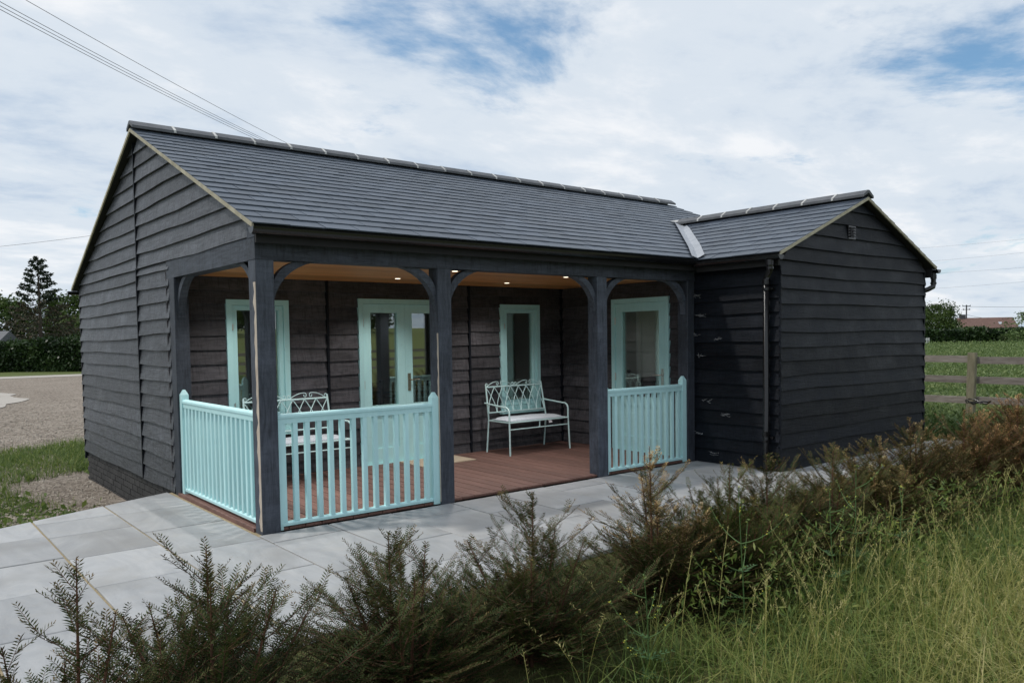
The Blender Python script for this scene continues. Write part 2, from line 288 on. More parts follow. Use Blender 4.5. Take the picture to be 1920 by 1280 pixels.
def np_mesh(name, V, quads=None, tris=None, tint=None, smooth=False):
    me = bpy.data.meshes.new(name); V = np.asarray(V, np.float32).reshape(-1, 3); me.vertices.add(len(V)); me.vertices.foreach_set('co', V.ravel())
    li, st, n0 = [], [], 0
    if quads is not None and len(quads): q = np.asarray(quads, np.int32); li.append(q.ravel()); st.append(np.arange(len(q))*4); n0 = len(q)*4
    if tris is not None and len(tris): q = np.asarray(tris, np.int32); li.append(q.ravel()); st.append(n0+np.arange(len(q))*3)
    li = np.concatenate(li).astype(np.int32); st = np.concatenate(st).astype(np.int32)
    me.loops.add(len(li)); me.loops.foreach_set('vertex_index', li); me.polygons.add(len(st)); me.polygons.foreach_set('loop_start', st)
    me.polygons.foreach_set('use_smooth', np.full(len(st), bool(smooth)))
    me.update(calc_edges=True); me.validate()
    if tint is not None: a = me.attributes.new('tint', 'FLOAT', 'POINT'); a.data.foreach_set('value', np.asarray(tint, np.float32))
    return me
def leaf_cards(P, size, rng, up=.35, aspect=.55, D=None):
    """diamond leaves at P with random directions -> verts, quads"""
    n = len(P); d = rng.normal(size=(n, 3)) if D is None else D; d[:, 2] += up; d /= np.linalg.norm(d, axis=1)[:, None]+1e-9
    r = rng.normal(size=(n, 3)); s = np.cross(d, r); s /= np.linalg.norm(s, axis=1)[:, None]+1e-9
    L = np.broadcast_to(np.asarray(size), (n,))[:, None]
    V = np.stack([P, P+d*L*.5+s*L*aspect*.5, P+d*L, P+d*L*.5-s*L*aspect*.5], 1).reshape(-1, 3)
    return V, np.arange(4*n).reshape(-1, 4)

# ------------------------------------------------------------------ terrain
def sstep(a, b, x): t = np.clip((np.asarray(x, float)-a)/(b-a), 0, 1); return t*t*(3-2*t)
def H(x, y):
    x = np.asarray(x, float); y = np.asarray(y, float)
    h = -.05 - .37*sstep(.9, 4.3, y-.45*np.minimum(x, 0)*0) - .1*sstep(9.5, 14, x)*(1-sstep(.9, 4.3, y))
    h = h + .035*np.maximum(-y-22, 0)*sstep(0, 60, -y-22)*(1-sstep(110, 300, -y)*.55)   # the field behind the camera climbs a little
    return h
gx = np.concatenate([-np.geomspace(700, 14, 26), np.linspace(-13, 20, 100), np.geomspace(21, 700, 26)])
gy = np.concatenate([-np.geomspace(700, 14, 26), np.linspace(-13, 12, 100), np.geomspace(13, 700, 26)])
X, Y = np.meshgrid(gx, gy); nx, ny = len(gx), len(gy)
idx = np.arange(nx*ny).reshape(ny, nx)
q = np.stack([idx[:-1, :-1], idx[:-1, 1:], idx[1:, 1:], idx[1:, :-1]], -1).reshape(-1, 4)
g = link('ground', np_mesh('ground', np.stack([X, Y, H(X, Y)], -1), q, smooth=True), 'soil_grass'); tag(g, 'rough green meadow ground around the cabin', 'ground', kind='structure')
def sheet(name, x0, x1, y0, y1, step, mask, mat, lift):
    xs = np.arange(x0, x1+1e-6, step); ys = np.arange(y0, y1+1e-6, step); X, Y = np.meshgrid(xs, ys); idx = np.arange(X.size).reshape(X.shape)
    q = np.stack([idx[:-1, :-1], idx[:-1, 1:], idx[1:, 1:], idx[1:, :-1]], -1).reshape(-1, 4)
    cx = (X[:-1, :-1]+step/2).ravel(); cy = (Y[:-1, :-1]+step/2).ravel(); q = q[mask(cx, cy)]
    used, inv = np.unique(q, return_inverse=True)
    V = np.stack([X, Y, H(X, Y)+lift], -1).reshape(-1, 3)[used]
    return link(name, np_mesh(name, V, inv.reshape(-1, 4), smooth=True), mat)
wob = lambda x, y: .35*np.sin(1.3*x+.4*y)+.25*np.sin(.9*y-2.1*x)+.12*np.sin(5*y+3*x)
o = sheet('gravel_yard', -34, 14, 9.5, 49.5, .5, lambda x, y: y > 10.9+.9*np.maximum(x, -1.5)*.6+wob(x, y)*.6, 'gravel', .012); tag(o, 'brown gravel yard beyond the end of the cabin', 'gravel', kind='structure')
o = sheet('gravel_strip', -3.2, 0.1, 1.4, 10, .1, lambda x, y: (x > -1.0-.5*np.sin(y*1.1+.6)*.6+.06*(y-6)**2*.5+wob(x*2, y*2)*.35) & (y > 1.85+.45*x) , 'gravel', .01); tag(o, 'stony gravel strip at the foot of the end wall', 'gravel', kind='structure')
pp = [(-40, 17, -.39)]+[(1.9-11*abs((k-16)/24)**2.4-(.22*math.sin(k*.9)+.07*math.sin(k*2.3)), 19+k*.62, -.39) for k in range(36)]+[(-40, 41, -.39)]
o = MB().add(pp, [tuple(range(len(pp)))]).build('path', 'concrete'); tag(o, 'pale concrete path curving into the gravel yard', 'path', kind='structure')
o = MB().add([(-40, 47.6, -.392), (16, 47.6, -.392), (16, 51, -.392), (-40, 51, -.392)], [(0, 1, 2, 3)]).build('lane', 'concrete'); tag(o, 'pale strip of lane beyond the gravel yard', 'lane', kind='structure')
o = MB().add([(-40, 51, -.388), (18, 51, -.388), (18, 60, -.388), (-40, 60, -.388)], [(0, 1, 2, 3)]).build('grass_verge', 'verge_grass'); tag(o, 'mown grass verge below the dark hedge', 'verge', kind='structure')
M['hay'] = ground_mat('hay_field_ground', [(.3, (.13, .17, .05)), (.7, (.21, .23, .085))], .12, [(.3, (.12, .155, .05)), (.7, (.22, .22, .09))], 2)
o = sheet('hay_field', -120, 160, -140, -8, 4, lambda x, y: y < -9, 'hay', .01); tag(o, 'pale green hay field facing the porch', 'field', kind='structure')
lawn_edge = lambda x: -2.33+.075*(x+.6)
o = MB().add([(-6, -4.9, -.035), (9.6, -4.9, -.035), (9.6, lawn_edge(9.6)+.3, -.035), (-1.2, lawn_edge(-1.2)+.05, -.035), (-2, -2.9, -.035), (-6, -2.9, -.035)], [tuple(range(6))]).build('lawn', 'lawn'); tag(o, 'short worn lawn between the paving and the yews', 'lawn', kind='structure')

# ------------------------------------------------------------------ patio
patio = MB().add([(-7, -4.0, -.012), (-1.345, -4.0, -.012), (-1.345, -2.36, -.012), (9.3, lawn_edge(9.3), -.012), (9.3, .5, -.012), (0, .5, -.012), (0, 2.47, -.012), (-1.6, 1.74, -.012), (-7, -.7, -.012)], [tuple(range(9))]).build('patio', 'joint')
tag(patio, 'grey sandstone paving laid along the front and end of the cabin', 'patio', kind='structure')
def clip(poly, a, b, c):   # keep a*x+b*y+c >= 0
    out = []
    for i in range(len(poly)):
        p, q2 = poly[i], poly[(i+1) % len(poly)]; dp = a*p[0]+b*p[1]+c; dq = a*q2[0]+b*q2[1]+c
        if dp >= 0: out.append(p)
        if dp*dq < 0: s = dp/(dp-dq); out.append((p[0]+s*(q2[0]-p[0]), p[1]+s*(q2[1]-p[1])))
    return out
def slab(x0, x1, y0, y1):
    gp = .0075; j = lambda: random.uniform(-.002, .002)
    poly = [(x0+gp+j(), y0+gp+j()), (x1-gp+j(), y0+gp+j()), (x1-gp+j(), y1-gp+j()), (x0+gp+j(), y1-gp+j())]
    poly = clip(poly, .45, -1, 2.47); poly = clip(poly, -.075, 1, 2.33-.045) if x0 > -.9 else poly
    if len(poly) < 3: return
    cx = sum(p[0] for p in poly)/len(poly); cy = sum(p[1] for p in poly)/len(poly); dz = random.uniform(-.002, .002); c = .004
    top = [(p[0]-cx+(c if p[0] < cx else -c), p[1]-cy+(c if p[1] < cy else -c), 0) for p in poly]; rim = [(p[0]-cx, p[1]-cy, -c) for p in poly]; bot = [(p[0]-cx, p[1]-cy, -.03) for p in poly]; n = len(poly)
    mb = MB().add(top+rim+bot, [tuple(range(n))]+[(n+i, n+(i+1) % n, (i+1) % n, i) for i in range(n)]+[(2*n+i, 2*n+(i+1) % n, n+(i+1) % n, n+i) for i in range(n)])
    o = mb.build('paving_slab', 'slab', patio); o.location = (cx, cy, dz)
cols = [(-3.25, -2.6, [2, .9, .2, -.7, -1.3, -2.2, -3.1, -4]), (-2.6, -1.97, [2, 1.0, .4, -.5, -1.4, -2.0, -2.9, -3.6]), (-1.97, -1.345, [2.2, 1.15, .33, -.5, -1.35, -2.2, -3.1, -4]),
        (-1.345, -.71, [2.4, 1.67, 1.06, .24, -.62, -1.5, -2.36]), (-.71, -.045, [2.6, 1.62, .74, -.13, -1.06, -2.02, -2.6]), (-.045, .555, [-.02, -.31, -1.34, -2.2, -2.6]), (.555, 1.165, [-.02, -.99, -1.6, -2.6]), (1.165, 1.81, [-.02, -.35, -1.3, -2.2, -2.6]), (1.81, 2.37, [-.02, -.62, -1.22, -2.1, -2.5])]
x = 2.37; k = 0
while x < 5.4:
    w = [.6, .62, .58, .61, .6][k % 5]; cols.append((x, x+w, [[-.02, -.9, -1.5, -2.2], [-.02, -.3, -1.2, -1.8, -2.4], [-.02, -.6, -1.5, -2.4]][k % 3])); x += w; k += 1
while x < 9.1: cols.append((x, x+.6, [-1.16, -1.55, -2.3] if k % 2 else [-1.16, -1.8, -2.4])); x += .6; k += 1
for x0, x1, ys in cols:
    for a, b_ in zip(ys[:-1], ys[1:]): slab(x0, x1, b_, a)
deck = MB().box((.0, .0, -.09), (5.46, 2.42, -.012)).build('deck', 'core'); tag(deck, 'brown decking of the porch floor', 'deck', kind='structure')
k = 0; x = .09
while x < 5.4:
    w = .142; mb = MB().add([(-w/2, .03, 0), (w/2, .03, 0), (w/2, 2.415, 0), (-w/2, 2.415, 0), (-w/2+.004, .03, .022), (w/2-.004, .03, .022), (w/2-.004, 2.415, .022), (-w/2+.004, 2.415, .022)], [(4,5,6,7),(0,1,5,4),(1,2,6,5),(2,3,7,6),(3,0,4,7)])
    o = mb.build('deck_board', 'deck', deck); o.location = (x+w/2, .0, random.uniform(-.002, .0)); x += w+.004
MB().box((-.012, .16, -.06), (.085, 2.2, .021)).build('edge_board', 'deck', deck)

# ------------------------------------------------------------------ cabin
cabin = empty('cabin'); tag(cabin, 'black weatherboarded cabin with slate roof, open corner porch and gabled wing', 'cabin')
XR, YB, D, XW, YW = 9.03, 6.76, 2.42, 5.48, -1.193
YRI, ZRI, YEV, ZEV = 3.335, 3.929, -.129, 2.489; SL = (ZRI-ZEV)/(YRI-YEV)
YEB = 6.88; ZEB = 2.374; SLB = (ZRI-ZEB)/(YEB-YRI)
XRI, ZWR, XWE, ZWE = 7.259, 3.24, 5.345, 2.467; SLW = (ZWR-ZWE)/(XRI-XWE)
roof_y = lambda y: np.where(np.asarray(y) < YRI, ZEV+(y-YEV)*SL, ZEB+(YEB-y)*SLB)
EXP = .162
def board(wall, P0, u, n, ub, ut, zb, zt, mat, under):
    """feather-edge board: ub/ut = (start, end) along u at its lower and upper edge"""
    um = (ub[0]+ub[1])/2; L = max(ub[1]-ub[0], .05); k = max(1, min(5, int(L/.35))); vs = []; seg = []
    amp = .0075; ph = random.uniform(0, 6); ph2 = random.uniform(0, 6); tilt = random.uniform(-.004, .004)
    for i in range(k+1):
        s = i/k; a = ub[0]+(ub[1]-ub[0])*s; b_ = ut[0]+(ut[1]-ut[0])*s
        zz = zb+amp*math.sin(2.1*a+ph)+.5*amp*math.sin(5.3*a+ph2)+tilt*(a-um)
        vs += [(a-um, .008, zz), (b_-um, -.02, zt), (b_-um, -.03, zt), (a-um, -.03, zz)]
    fs = [(3, 2, 1, 0), (4*k, 4*k+1, 4*k+2, 4*k+3)]
    for i in range(k):
        for j in range(4): a0 = 4*i+j; b0 = 4*i+(j+1) % 4; fs.append((a0, b0, b0+4, a0+4))
    mb = MB().add(vs, fs); o = mb.build('weatherboard', mat, wall)
    U = Vector(u); Nn = Vector(n); o.matrix_world = Matrix(((U.x, Nn.x, 0, P0[0]+U.x*um), (U.y, Nn.y, 0, P0[1]+U.y*um), (U.z, Nn.z, 1, P0[2]), (0, 0, 0, 1)))
def clad(wall, P0, u, n, z0, z1, span, holes=(), splits=(), mat='board', offs=None):
    """rows of boards; span(z)->(u0,u1) or None, holes (u0,u1,z0,z1), splits = u of the battens"""
    cells = sorted(splits); lims = [-1e9]+list(cells)+[1e9]
    for ci in range(len(lims)-1):
        z = z0 - (random.uniform(0, .03) if ci else 0); first = True
        while z < z1-.02:
            e = EXP+random.uniform(-.008, .008); zt = z+e; zlap = min(zt+.018, z1); zb = max(z, z0)
            sb = span(zb+.002); st = span(zlap)
            if sb is None: z = zt; continue
            if st is None: mid = (sb[0]+sb[1])/2; st = (mid, mid)
            lo, hi = lims[ci]+.012, lims[ci+1]-.012
            B = (max(sb[0], lo), min(sb[1], hi)); T = (max(st[0], lo), min(st[1], hi))
            if T[0] > T[1]: c_ = min(max((T[0]+T[1])/2, B[0]), B[1]); T = (c_, c_)
            if B[1]-B[0] > .04:
                pieces = [(B, T, zb, zlap)]
                for h in holes:
                    nxt = []
                    for (b0, t0, a, c_) in pieces:
                        if h[1] <= b0[0] or h[0] >= b0[1] or h[3] <= a+.005 or h[2] >= zt-.005: nxt.append((b0, t0, a, c_)); continue
                        if b0[0] < h[0]: nxt.append(((b0[0], h[0]), (min(t0[0], h[0]), min(t0[1], h[0])), a, c_))
                        if b0[1] > h[1]: nxt.append(((h[1], b0[1]), (max(t0[0], h[1]), max(t0[1], h[1])), a, c_))
                        iv = (max(b0[0], h[0]), min(b0[1], h[1]))
                        if h[3] < zt-.01: nxt.append((iv, iv, h[3], c_))
                        if h[2] > a+.01: nxt.append((iv, iv, a, h[2]))
                    pieces = nxt
                for p in pieces:
                    if p[0][1]-p[0][0] > .02: board(wall, P0, u, n, *p, mat, 0)
            z = zt
def core(pieces, mat='core', name='wall'):
    mb = MB()
    for p in pieces: mb.box(*p)
    return mb.build(name, mat, cabin)
# --- end wall (faces -X)
gw = MB().prism([(2.33, 0), (YB-.03, 0), (YB-.03, float(roof_y(YB-.03))-.06), (YRI, ZRI-.06), (.03, float(roof_y(.03))-.06), (.03, 2.385), (2.33, 2.385)], 'x', .031, .13).build('wall', 'core', cabin)
gw['label'] = 'weathered end gable wall'
def span_gable(z, lo=0.0):
    y0 = YEV+(z+.075-ZEV)/SL; y1 = YEB-(z+.075-ZEB)/SLB
    a, b_ = max(y0, lo), min(y1, YB); return (a, b_) if b_ > a else None
clad(gw, (0, 0, 0), (0, 1, 0), (-1, 0, 0), .0, 2.38, lambda z: span_gable(z, 2.34), (), (3.56,), 'board_old')
clad(gw, (0, 0, 0), (0, 1, 0), (-1, 0, 0), 2.38, 3.84, span_gable, (), (3.52,), 'board_old')
MB().box((-.012, 3.542, .0), (.02, 3.566, 2.39)).build('batten', 'board', gw); MB().box((-.012, 3.506, 2.39), (.02, 3.53, 3.8)).build('batten', 'board', gw)
# plinth of painted bricks
pl = MB().box((.04, 2.2, -.7), (.2, YB-.03, -.004)).build('plinth', 'mortar_dark', cabin)
bm_ = MB().box((0, -.105, -.0325), (.09, .105, .0325)).mesh('brick')
for r in range(9):
    y = 2.3+(r % 2)*.11
    while y < YB-.05:
        o = link('brick', bm_, 'brick', pl); o.location = (.024+random.uniform(-.002, .002), y, -.042-r*.075); y += .221
# --- porch back wall (faces -Y)
FD, W1, W2 = (2.177, 3.47, 0, 2.042), (.598, 1.302, .5, 2.004), (4.339, 5.05, .5, 2.004)
ops = [W1, FD, W2]
pcs = []; x = .03
for a in ops:
    pcs.append(((x, D+.031, -.1), (a[0], D+.14, 2.5))); pcs.append(((a[0], D+.031, a[3]), (a[1], D+.14, 2.5)))
    if a[2] > 0: pcs.append(((a[0], D+.031, -.1), (a[1], D+.14, a[2])))
    x = a[1]
pcs.append(((x, D+.031, -.1), (XW+.13, D+.14, 2.5)))
pw = core(pcs)
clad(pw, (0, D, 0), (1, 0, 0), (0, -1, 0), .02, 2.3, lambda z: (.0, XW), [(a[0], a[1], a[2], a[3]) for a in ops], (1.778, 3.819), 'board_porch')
for x in (1.778, 3.819): MB().box((x-.014, D-.02, .02), (x+.014, D+.025, 2.25)).build('batten', 'board', pw)
# --- return wall and outer side of the wing (faces -X)
SD = (.393, 1.391, 0, 2.042)
wl = core([((XW+.031, SD[1], -.1), (XW+.13, D+.031, 2.5)), ((XW+.031, SD[0], SD[3]), (XW+.13, SD[1], 2.5)), ((XW+.031, YW+.03, -.1), (XW+.13, SD[0], 2.42))])
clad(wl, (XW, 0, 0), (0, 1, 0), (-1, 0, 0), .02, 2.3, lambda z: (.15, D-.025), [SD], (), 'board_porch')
clad(wl, (XW, 0, 0), (0, 1, 0), (-1, 0, 0), .0, 2.42, lambda z: (YW+.02, .0), (), (), 'board')
MB().box((XW-.02, D-.022, .02), (XW+.02, D+.02, 2.25)).build('batten', 'board', wl)
# --- wing gable (faces -Y)
wg = MB().prism([(XW+.031, -.1), (XR-.03, -.1), (XR-.03, ZWE+.02), (XRI, ZWR-.06), (XW+.031, ZWE+.02)], 'y', YW+.031, YW+.13).build('wall', 'core', cabin)
def span_wing(z):
    a = XWE+(z+.075-ZWE)/SLW; b_ = 2*XRI-a; a = max(a, XW); b_ = min(b_, XR+.005); return (a, b_) if b_ > a+.02 else None
VENT = (6.93, 7.08, 2.70, 2.84)
clad(wg, (0, YW, 0), (1, 0, 0), (0, -1, 0), -.06, 2.36, span_wing, (), (), 'board')
clad(wg, (0, YW, 0), (1, 0, 0), (0, -1, 0), 2.36, 3.15, span_wing, [VENT], (), 'board')
MB().box((XW+.001, YW+.004, -.06), (XW+.03, YW+.03, 2.3)).build('corner_batten', 'board', wg)
vt = MB().box((VENT[0]-.01, YW-.012, VENT[2]-.01), (VENT[1]+.01, YW+.02, VENT[3]+.01)).build('vent', 'pvc', cabin)
for i in range(4): MB().add([(VENT[0]+.01, YW-.03, VENT[2]+.012+i*.033), (VENT[1]-.01, YW-.03, VENT[2]+.012+i*.033), (VENT[1]-.01, YW-.013, VENT[2]+.036+i*.033), (VENT[0]+.01, YW-.013, VENT[2]+.036+i*.033)], [(0, 1, 2, 3)]).build('louvre', 'pvc', vt)
# --- right side and rear walls; the right one has an opening added to light the wing
def plain_wall(pieces, P0, u, n, L, holes, z0=-.1):
    w = core(pieces); clad(w, P0, u, n, z0, 2.4, lambda z: (0, L), holes, (), 'board'); return w
rh = (.4, 3.7, .35, 2.2)
rw = plain_wall([((XR-.13, YW+.03, -.1), (XR-.031, YW+.4, 2.42)), ((XR-.13, YW+.4, -.1), (XR-.031, YW+3.7, .35)), ((XR-.13, YW+.4, 2.2), (XR-.031, YW+3.7, 2.42)), ((XR-.13, YW+3.7, -.1), (XR-.031, YB-.03, 2.42))], (XR, YW, 0), (0, 1, 0), (1, 0, 0), YB-YW, [rh])
MB().prism([(0.1, 2.42), (YB-.03, 2.42), (YRI, ZRI-.07)], 'x', XR-.12, XR).build('gable_panel', 'board', cabin)
bw = plain_wall([((.13, YB-.13, -.5), (XR-.03, YB-.031, 2.3))], (0, YB, 0), (1, 0, 0), (0, 1, 0), XR, [])
# --- rooms
MB().box((.14, D+.145, -.06), (XR-.14, YB-.14, -.002)).build('room_floor', 'roomfloor', cabin); MB().box((XW+.14, YW+.14, -.06), (XR-.14, D+.144, -.002)).build('room_floor', 'roomfloor', cabin)
MB().box((.131, D+.142, 2.3), (XR-.131, YB-.132, 2.33)).build('room_ceiling', 'plaster', cabin); MB().box((XW+.135, YW+.135, 2.3), (XR-.131, D+.141, 2.33)).build('room_ceiling', 'plaster', cabin)
pt = MB(); pt.box((.132, D+.142, 0), (.15, YB-.14, 2.3)); pt.box((XW+.3, D+.142, 0), (XW+.4, YB-.14, 2.3)); pt.box((.15, YB-.15, 0), (XR-.14, YB-.133, 2.3)); pt.box((XW+.132, YW+.132, 0), (XR-.14, YW+.15, 2.3)); pt.box((XW+.4, D+.5, 0), (XR-.14, D+.6, 2.3)); pt.box((XW+.131, SD[1]+.02, 0), (XW+.145, D+.14, 2.3))
for a, b_ in zip([.15, 1.32, 3.49, 5.07], [.58, 2.16, 4.32, 5.78]): pt.box((a, D+.141, 0), (b_, D+.155, 2.3))
pt.build('inner_wall', 'plaster', cabin)
# inner white door standing open inside the wing
idr = MB().box((0, 0, .02), (.75, .04, 1.98)).build('inner_door', 'whitedoor', cabin); idr.location = (6.85, 2.9, 0); idr.rotation_euler = (0, 0, R(-94))
MB().tube([(.62, -.001, 1.0), (.62, -.03, 1.0), (.62, -.035, 1.0), (.62, -.06, 1.0)], [.012, .012, .03, .024], 12).build('knob', 'blackcloth', idr)
# --- posts, beams, braces
pwid = .152
def post(x0, y0, z1=2.2, sx=pwid, sy=pwid, z0=-.02):
    return MB().cbox((-sx/2, -sy/2, 0), (sx/2, sy/2, z1-z0), .005).build('post', 'oak_z', cabin), (x0+sx/2, y0+sy/2, z0)
for (x0, y0, sx, sy) in ((0, 0, pwid, pwid), (1.721, 0, pwid, pwid), (3.805, 0, pwid, pwid), (XW-.135, 0.0, .133, pwid), (.002, 2.17, .14, .165)):
    o, loc = post(x0, y0, 2.2, sx, sy); o.location = loc
# bare split on the corner post and a smaller one on the next
for (px, zt) in ((0.0, 2.02), (1.721, 1.6)):
    vs = []; n = 26
    for i in range(n):
        z = .02+(zt-.02)*i/(n-1); w = .016+.028*abs(math.sin(i*1.7+px*3))+random.uniform(0, .02); w *= (1 if px == 0 else .45)
        vs += [(px+.0035, .0035, z), (px-.0022, .006, z), (px-.0022, .006+w, z)]
    fs = [f for i in range(n-1) for f in ((3*i, 3*i+1, 3*i+4, 3*i+3), (3*i+1, 3*i+2, 3*i+5, 3*i+4))]
    MB().add(vs, fs).build('bare_edge', 'rawwood', cabin)
MB().box((-.004, -.006, 2.2), (XW-.001, pwid, 2.372)).build('beam', 'oak', cabin)
MB().box((-.008, -.02, 2.374), (XW-.001, pwid-.01, 2.455)).build('wall_plate', 'oak', cabin)
MB().box((.002, pwid, 2.2), (pwid-.004, 2.42, 2.378)).build('beam', 'oak_y', cabin)
def brace(name, start, du, rise=.40, run=.44, wd=.075):
    """curved brace from a post up to the beam: start on the post face under the beam, du = horizontal direction"""
    k = 10; lo, up = [], []
    for i in range(k):
        a = i/(k-1)*math.pi/2
        lo.append((run*(1-math.cos(a)), -rise+rise*math.sin(a))); q_ = i/(k-1)
        up.append((.24*(1-math.cos(a))*.75+.24*q_*.25-.004, -.215+.215*(math.sin(a)*.75+q_*.25)+.004))
    d = Vector(du); s_ = Vector((-d.y, d.x, 0)); vs = []
    for side in (-wd/2, wd/2):
        for (x, z) in lo+up: vs.append(Vector(start)+d*x+s_*side+Vector((0, 0, z)))
    n = 2*k; fs = []
    for i in range(k-1):
        fs += [(i, i+1, k+i+1, k+i), (n+i, n+k+i, n+k+i+1, n+i+1), (i, n+i, n+i+1, i+1), (k+i, k+i+1, n+k+i+1, n+k+i)]
    fs += [(0, k, n+k, n), (k-1, n+k-1, n+2*k-1, 2*k-1)]
    MB().add(vs, fs).build('brace', 'oak', cabin)
zb_ = 2.202; ym = .07
brace('b', (pwid, ym, zb_), (1, 0, 0)); brace('b', (1.721, ym, zb_), (-1, 0, 0)); brace('b', (1.721+pwid, ym, zb_), (1, 0, 0))
brace('b', (3.805, ym, zb_), (-1, 0, 0)); brace('b', (3.805+pwid, ym, zb_), (1, 0, 0)); brace('b', (XW-.135, ym, zb_), (-1, 0, 0))
brace('b', (.075, pwid, zb_), (0, 1, 0), .40, .40); brace('b', (.075, 2.17, zb_), (0, -1, 0), .40, .40)
# --- porch ceiling and downlights
cl = MB().box((.15, .15, 2.262), (XW, D+.0, 2.29)).build('ceiling', 'core', cabin)
y = .155
while y < D-.02:
    MB().box((.152, y, 2.243), (XW-.002, min(y+.112, D-.002), 2.262)).build('ceiling_board', 'cedar', cl); y += .1155
for (x, y) in ((.63, .65), (2.31, .56), (3.9, .6), (.63, 1.7), (2.31, 1.7), (3.9, 1.7)):
    o = MB().tube([(0, 0, .008), (0, 0, -.006)], .042, 20).build('downlight', 'steel', cabin); o.location = (x, y, 2.243)
    MB().tube([(0, 0, .0), (0, 0, -.008)], .03, 16).build('lens', 'lens', o)
    ld = bpy.data.lights.new('downlight_lamp', 'SPOT'); lo = bpy.data.objects.new('downlight_lamp', ld); COL.objects.link(lo); lo.parent = o; lo.location = (0, 0, -.012)
    ld.energy = 70; ld.spot_size = R(125); ld.spot_blend = .8; ld.color = (1, .96, .92); ld.shadow_soft_size = .03
# --- roofs
rf = MB()
e = .03
rf.add([(-.06, YEV, ZEV-e), (XR+.05, YEV, ZEV-e), (XR+.05, YRI, ZRI-e), (-.06, YRI, ZRI-e), (-.06, YEB, ZEB-e), (XR+.05, YEB, ZEB-e)]+
       [(-.06, YEV, ZEV-e-.03), (XR+.05, YEV, ZEV-e-.03), (XR+.05, YRI, ZRI-e-.03), (-.06, YRI, ZRI-e-.03), (-.06, YEB, ZEB-e-.03), (XR+.05, YEB, ZEB-e-.03)],
       [(0, 1, 2, 3), (3, 2, 5, 4), (9, 8, 7, 6), (10, 11, 8, 9), (0, 6, 7, 1), (4, 5, 11, 10), (0, 3, 9, 6), (3, 4, 10, 9), (1, 7, 8, 2), (2, 8, 11, 5)])
YV = YRI-(ZRI-ZWR)/SL
def wz(x): return ZWR-abs(x-XRI)*SLW
XWO = 2*XRI-XWE
def yv_at(x): return YEV+(wz(x)-ZEV)/SL
rw_ = MB().add([(XWE, YW-.07, ZWE-e), (XRI, YW-.07, ZWR-e), (XRI, YV+.02, ZWR-e), (XWE, yv_at(XWE), ZWE-e), (XWO, YW-.07, ZWE-e), (XWO, yv_at(XWO), ZWE-e)]+
       [(XWE, YW-.07, ZWE-e-.03), (XRI, YW-.07, ZWR-e-.03), (XRI, YV+.02, ZWR-e-.03), (XWE, yv_at(XWE), ZWE-e-.03), (XWO, YW-.07, ZWE-e-.03), (XWO, yv_at(XWO), ZWE-e-.03)],
       [(0, 1, 2, 3), (1, 4, 5, 2), (6, 9, 8, 7), (7, 8, 11, 10), (0, 6, 7, 1), (1, 7, 10, 4), (0, 3, 9, 6), (4, 10, 11, 5)])
roof = rf.build('roof', 'core', cabin); wroof = rw_.build('roof', 'core', cabin); wroof['label'] = 'lower roof of the wing'
GAUGE, SWID, SLEN, STH = .193, .305, .262, .010
slates = []   # (matrix, width scale, roof)
def lay(roofobj, O, u, vdir, length, slope_len, skip=lambda p: False, keep=None):
    U = Vector(u).normalized(); V = Vector(vdir).normalized(); Nn = U.cross(V).normalized()
    if Nn.z < 0: Nn = -Nn
    rows = int(math.ceil((slope_len-.06)/GAUGE))
    for r in range(rows):
        off = (r % 2)*SWID/2; x = -off
        while x < length-.02:
            a, b_ = max(x, 0), min(x+SWID, length); w = b_-a
            if w > .03:
                ln = min(SLEN, slope_len-r*GAUGE); c_ = Vector(O)+U*((a+b_)/2)+V*(r*GAUGE)
                p = c_+V*(.12)
                if not skip(p):
                    # tail rides on the course below: tilt so that the tail sits proud
                    tl = R(random.uniform(2.5, 2.9)); V2 = (V*math.cos(tl)-Nn*math.sin(tl)).normalized(); N2 = U.cross(V2); N2 = N2 if N2.z > 0 else -N2
                    c2 = c_+Nn*(.010+random.uniform(0, .003)); rot = random.uniform(-.004, .004); U2 = (U+V2*rot).normalized()
                    mt = Matrix(((U2.x*w/SWID, V2.x*ln/SLEN, N2.x, c2.x), (U2.y*w/SWID, V2.y*ln/SLEN, N2.y, c2.y), (U2.z*w/SWID, V2.z*ln/SLEN, N2.z, c2.z), (0, 0, 0, 1)))
                    slates.append((mt, roofobj))
            x += SWID
e2 = .022
def under_wing(p): return p.x > XWE and abs(p.x-XRI) < XRI-XWE and p.y < YV and wz(p.x) > ZEV+(p.y-YEV)*SL+.07
cs, sn = math.cos(math.atan(SL)), math.sin(math.atan(SL))
lay(roof, (-.075, YEV-.03, ZEV-e2-.03*SL), (1, 0, 0), (0, cs, sn), XR+.075+.06, (YRI-YEV+.03)/cs-.02, under_wing)
csw, snw = math.cos(math.atan(SLW)), math.sin(math.atan(SLW))
def past_valley(p): return p.y > yv_at(p.x)+.12
lay(wroof, (XWE-.03, YW-.085, ZWE-e2-.03*SLW), (0, 1, 0), (csw, 0, snw), YV-YW+.2, (XRI-XWE+.03)/csw-.02, past_valley)
lay(wroof, (XWO+.03, YW-.085, ZWE-e2-.03*SLW), (0, 1, 0), (-csw, 0, snw), YV-YW+.2, (XRI-XWE+.03)/csw-.02, past_valley)
csb, snb = math.cos(math.atan(SLB)), math.sin(math.atan(SLB))
lay(roof, (-.075, YEB+.03, ZEB-e2-.03*SLB), (1, 0, 0), (0, -csb, snb), XR+.135, (YEB-YRI+.03)/csb-.02)
cv = Vector(CAM)
vis = lambda s: (s[0].translation-cv).length + (1000 if (s[0].translation.y > YRI or s[0].translation.x > XRI+.1 and s[1] is wroof) else 0)
slates.sort(key=vis)
hw = SWID/2-.0036; c_ = .0
smesh = MB().box((-hw, 0, -STH), (hw, SLEN, 0)).mesh('slate')
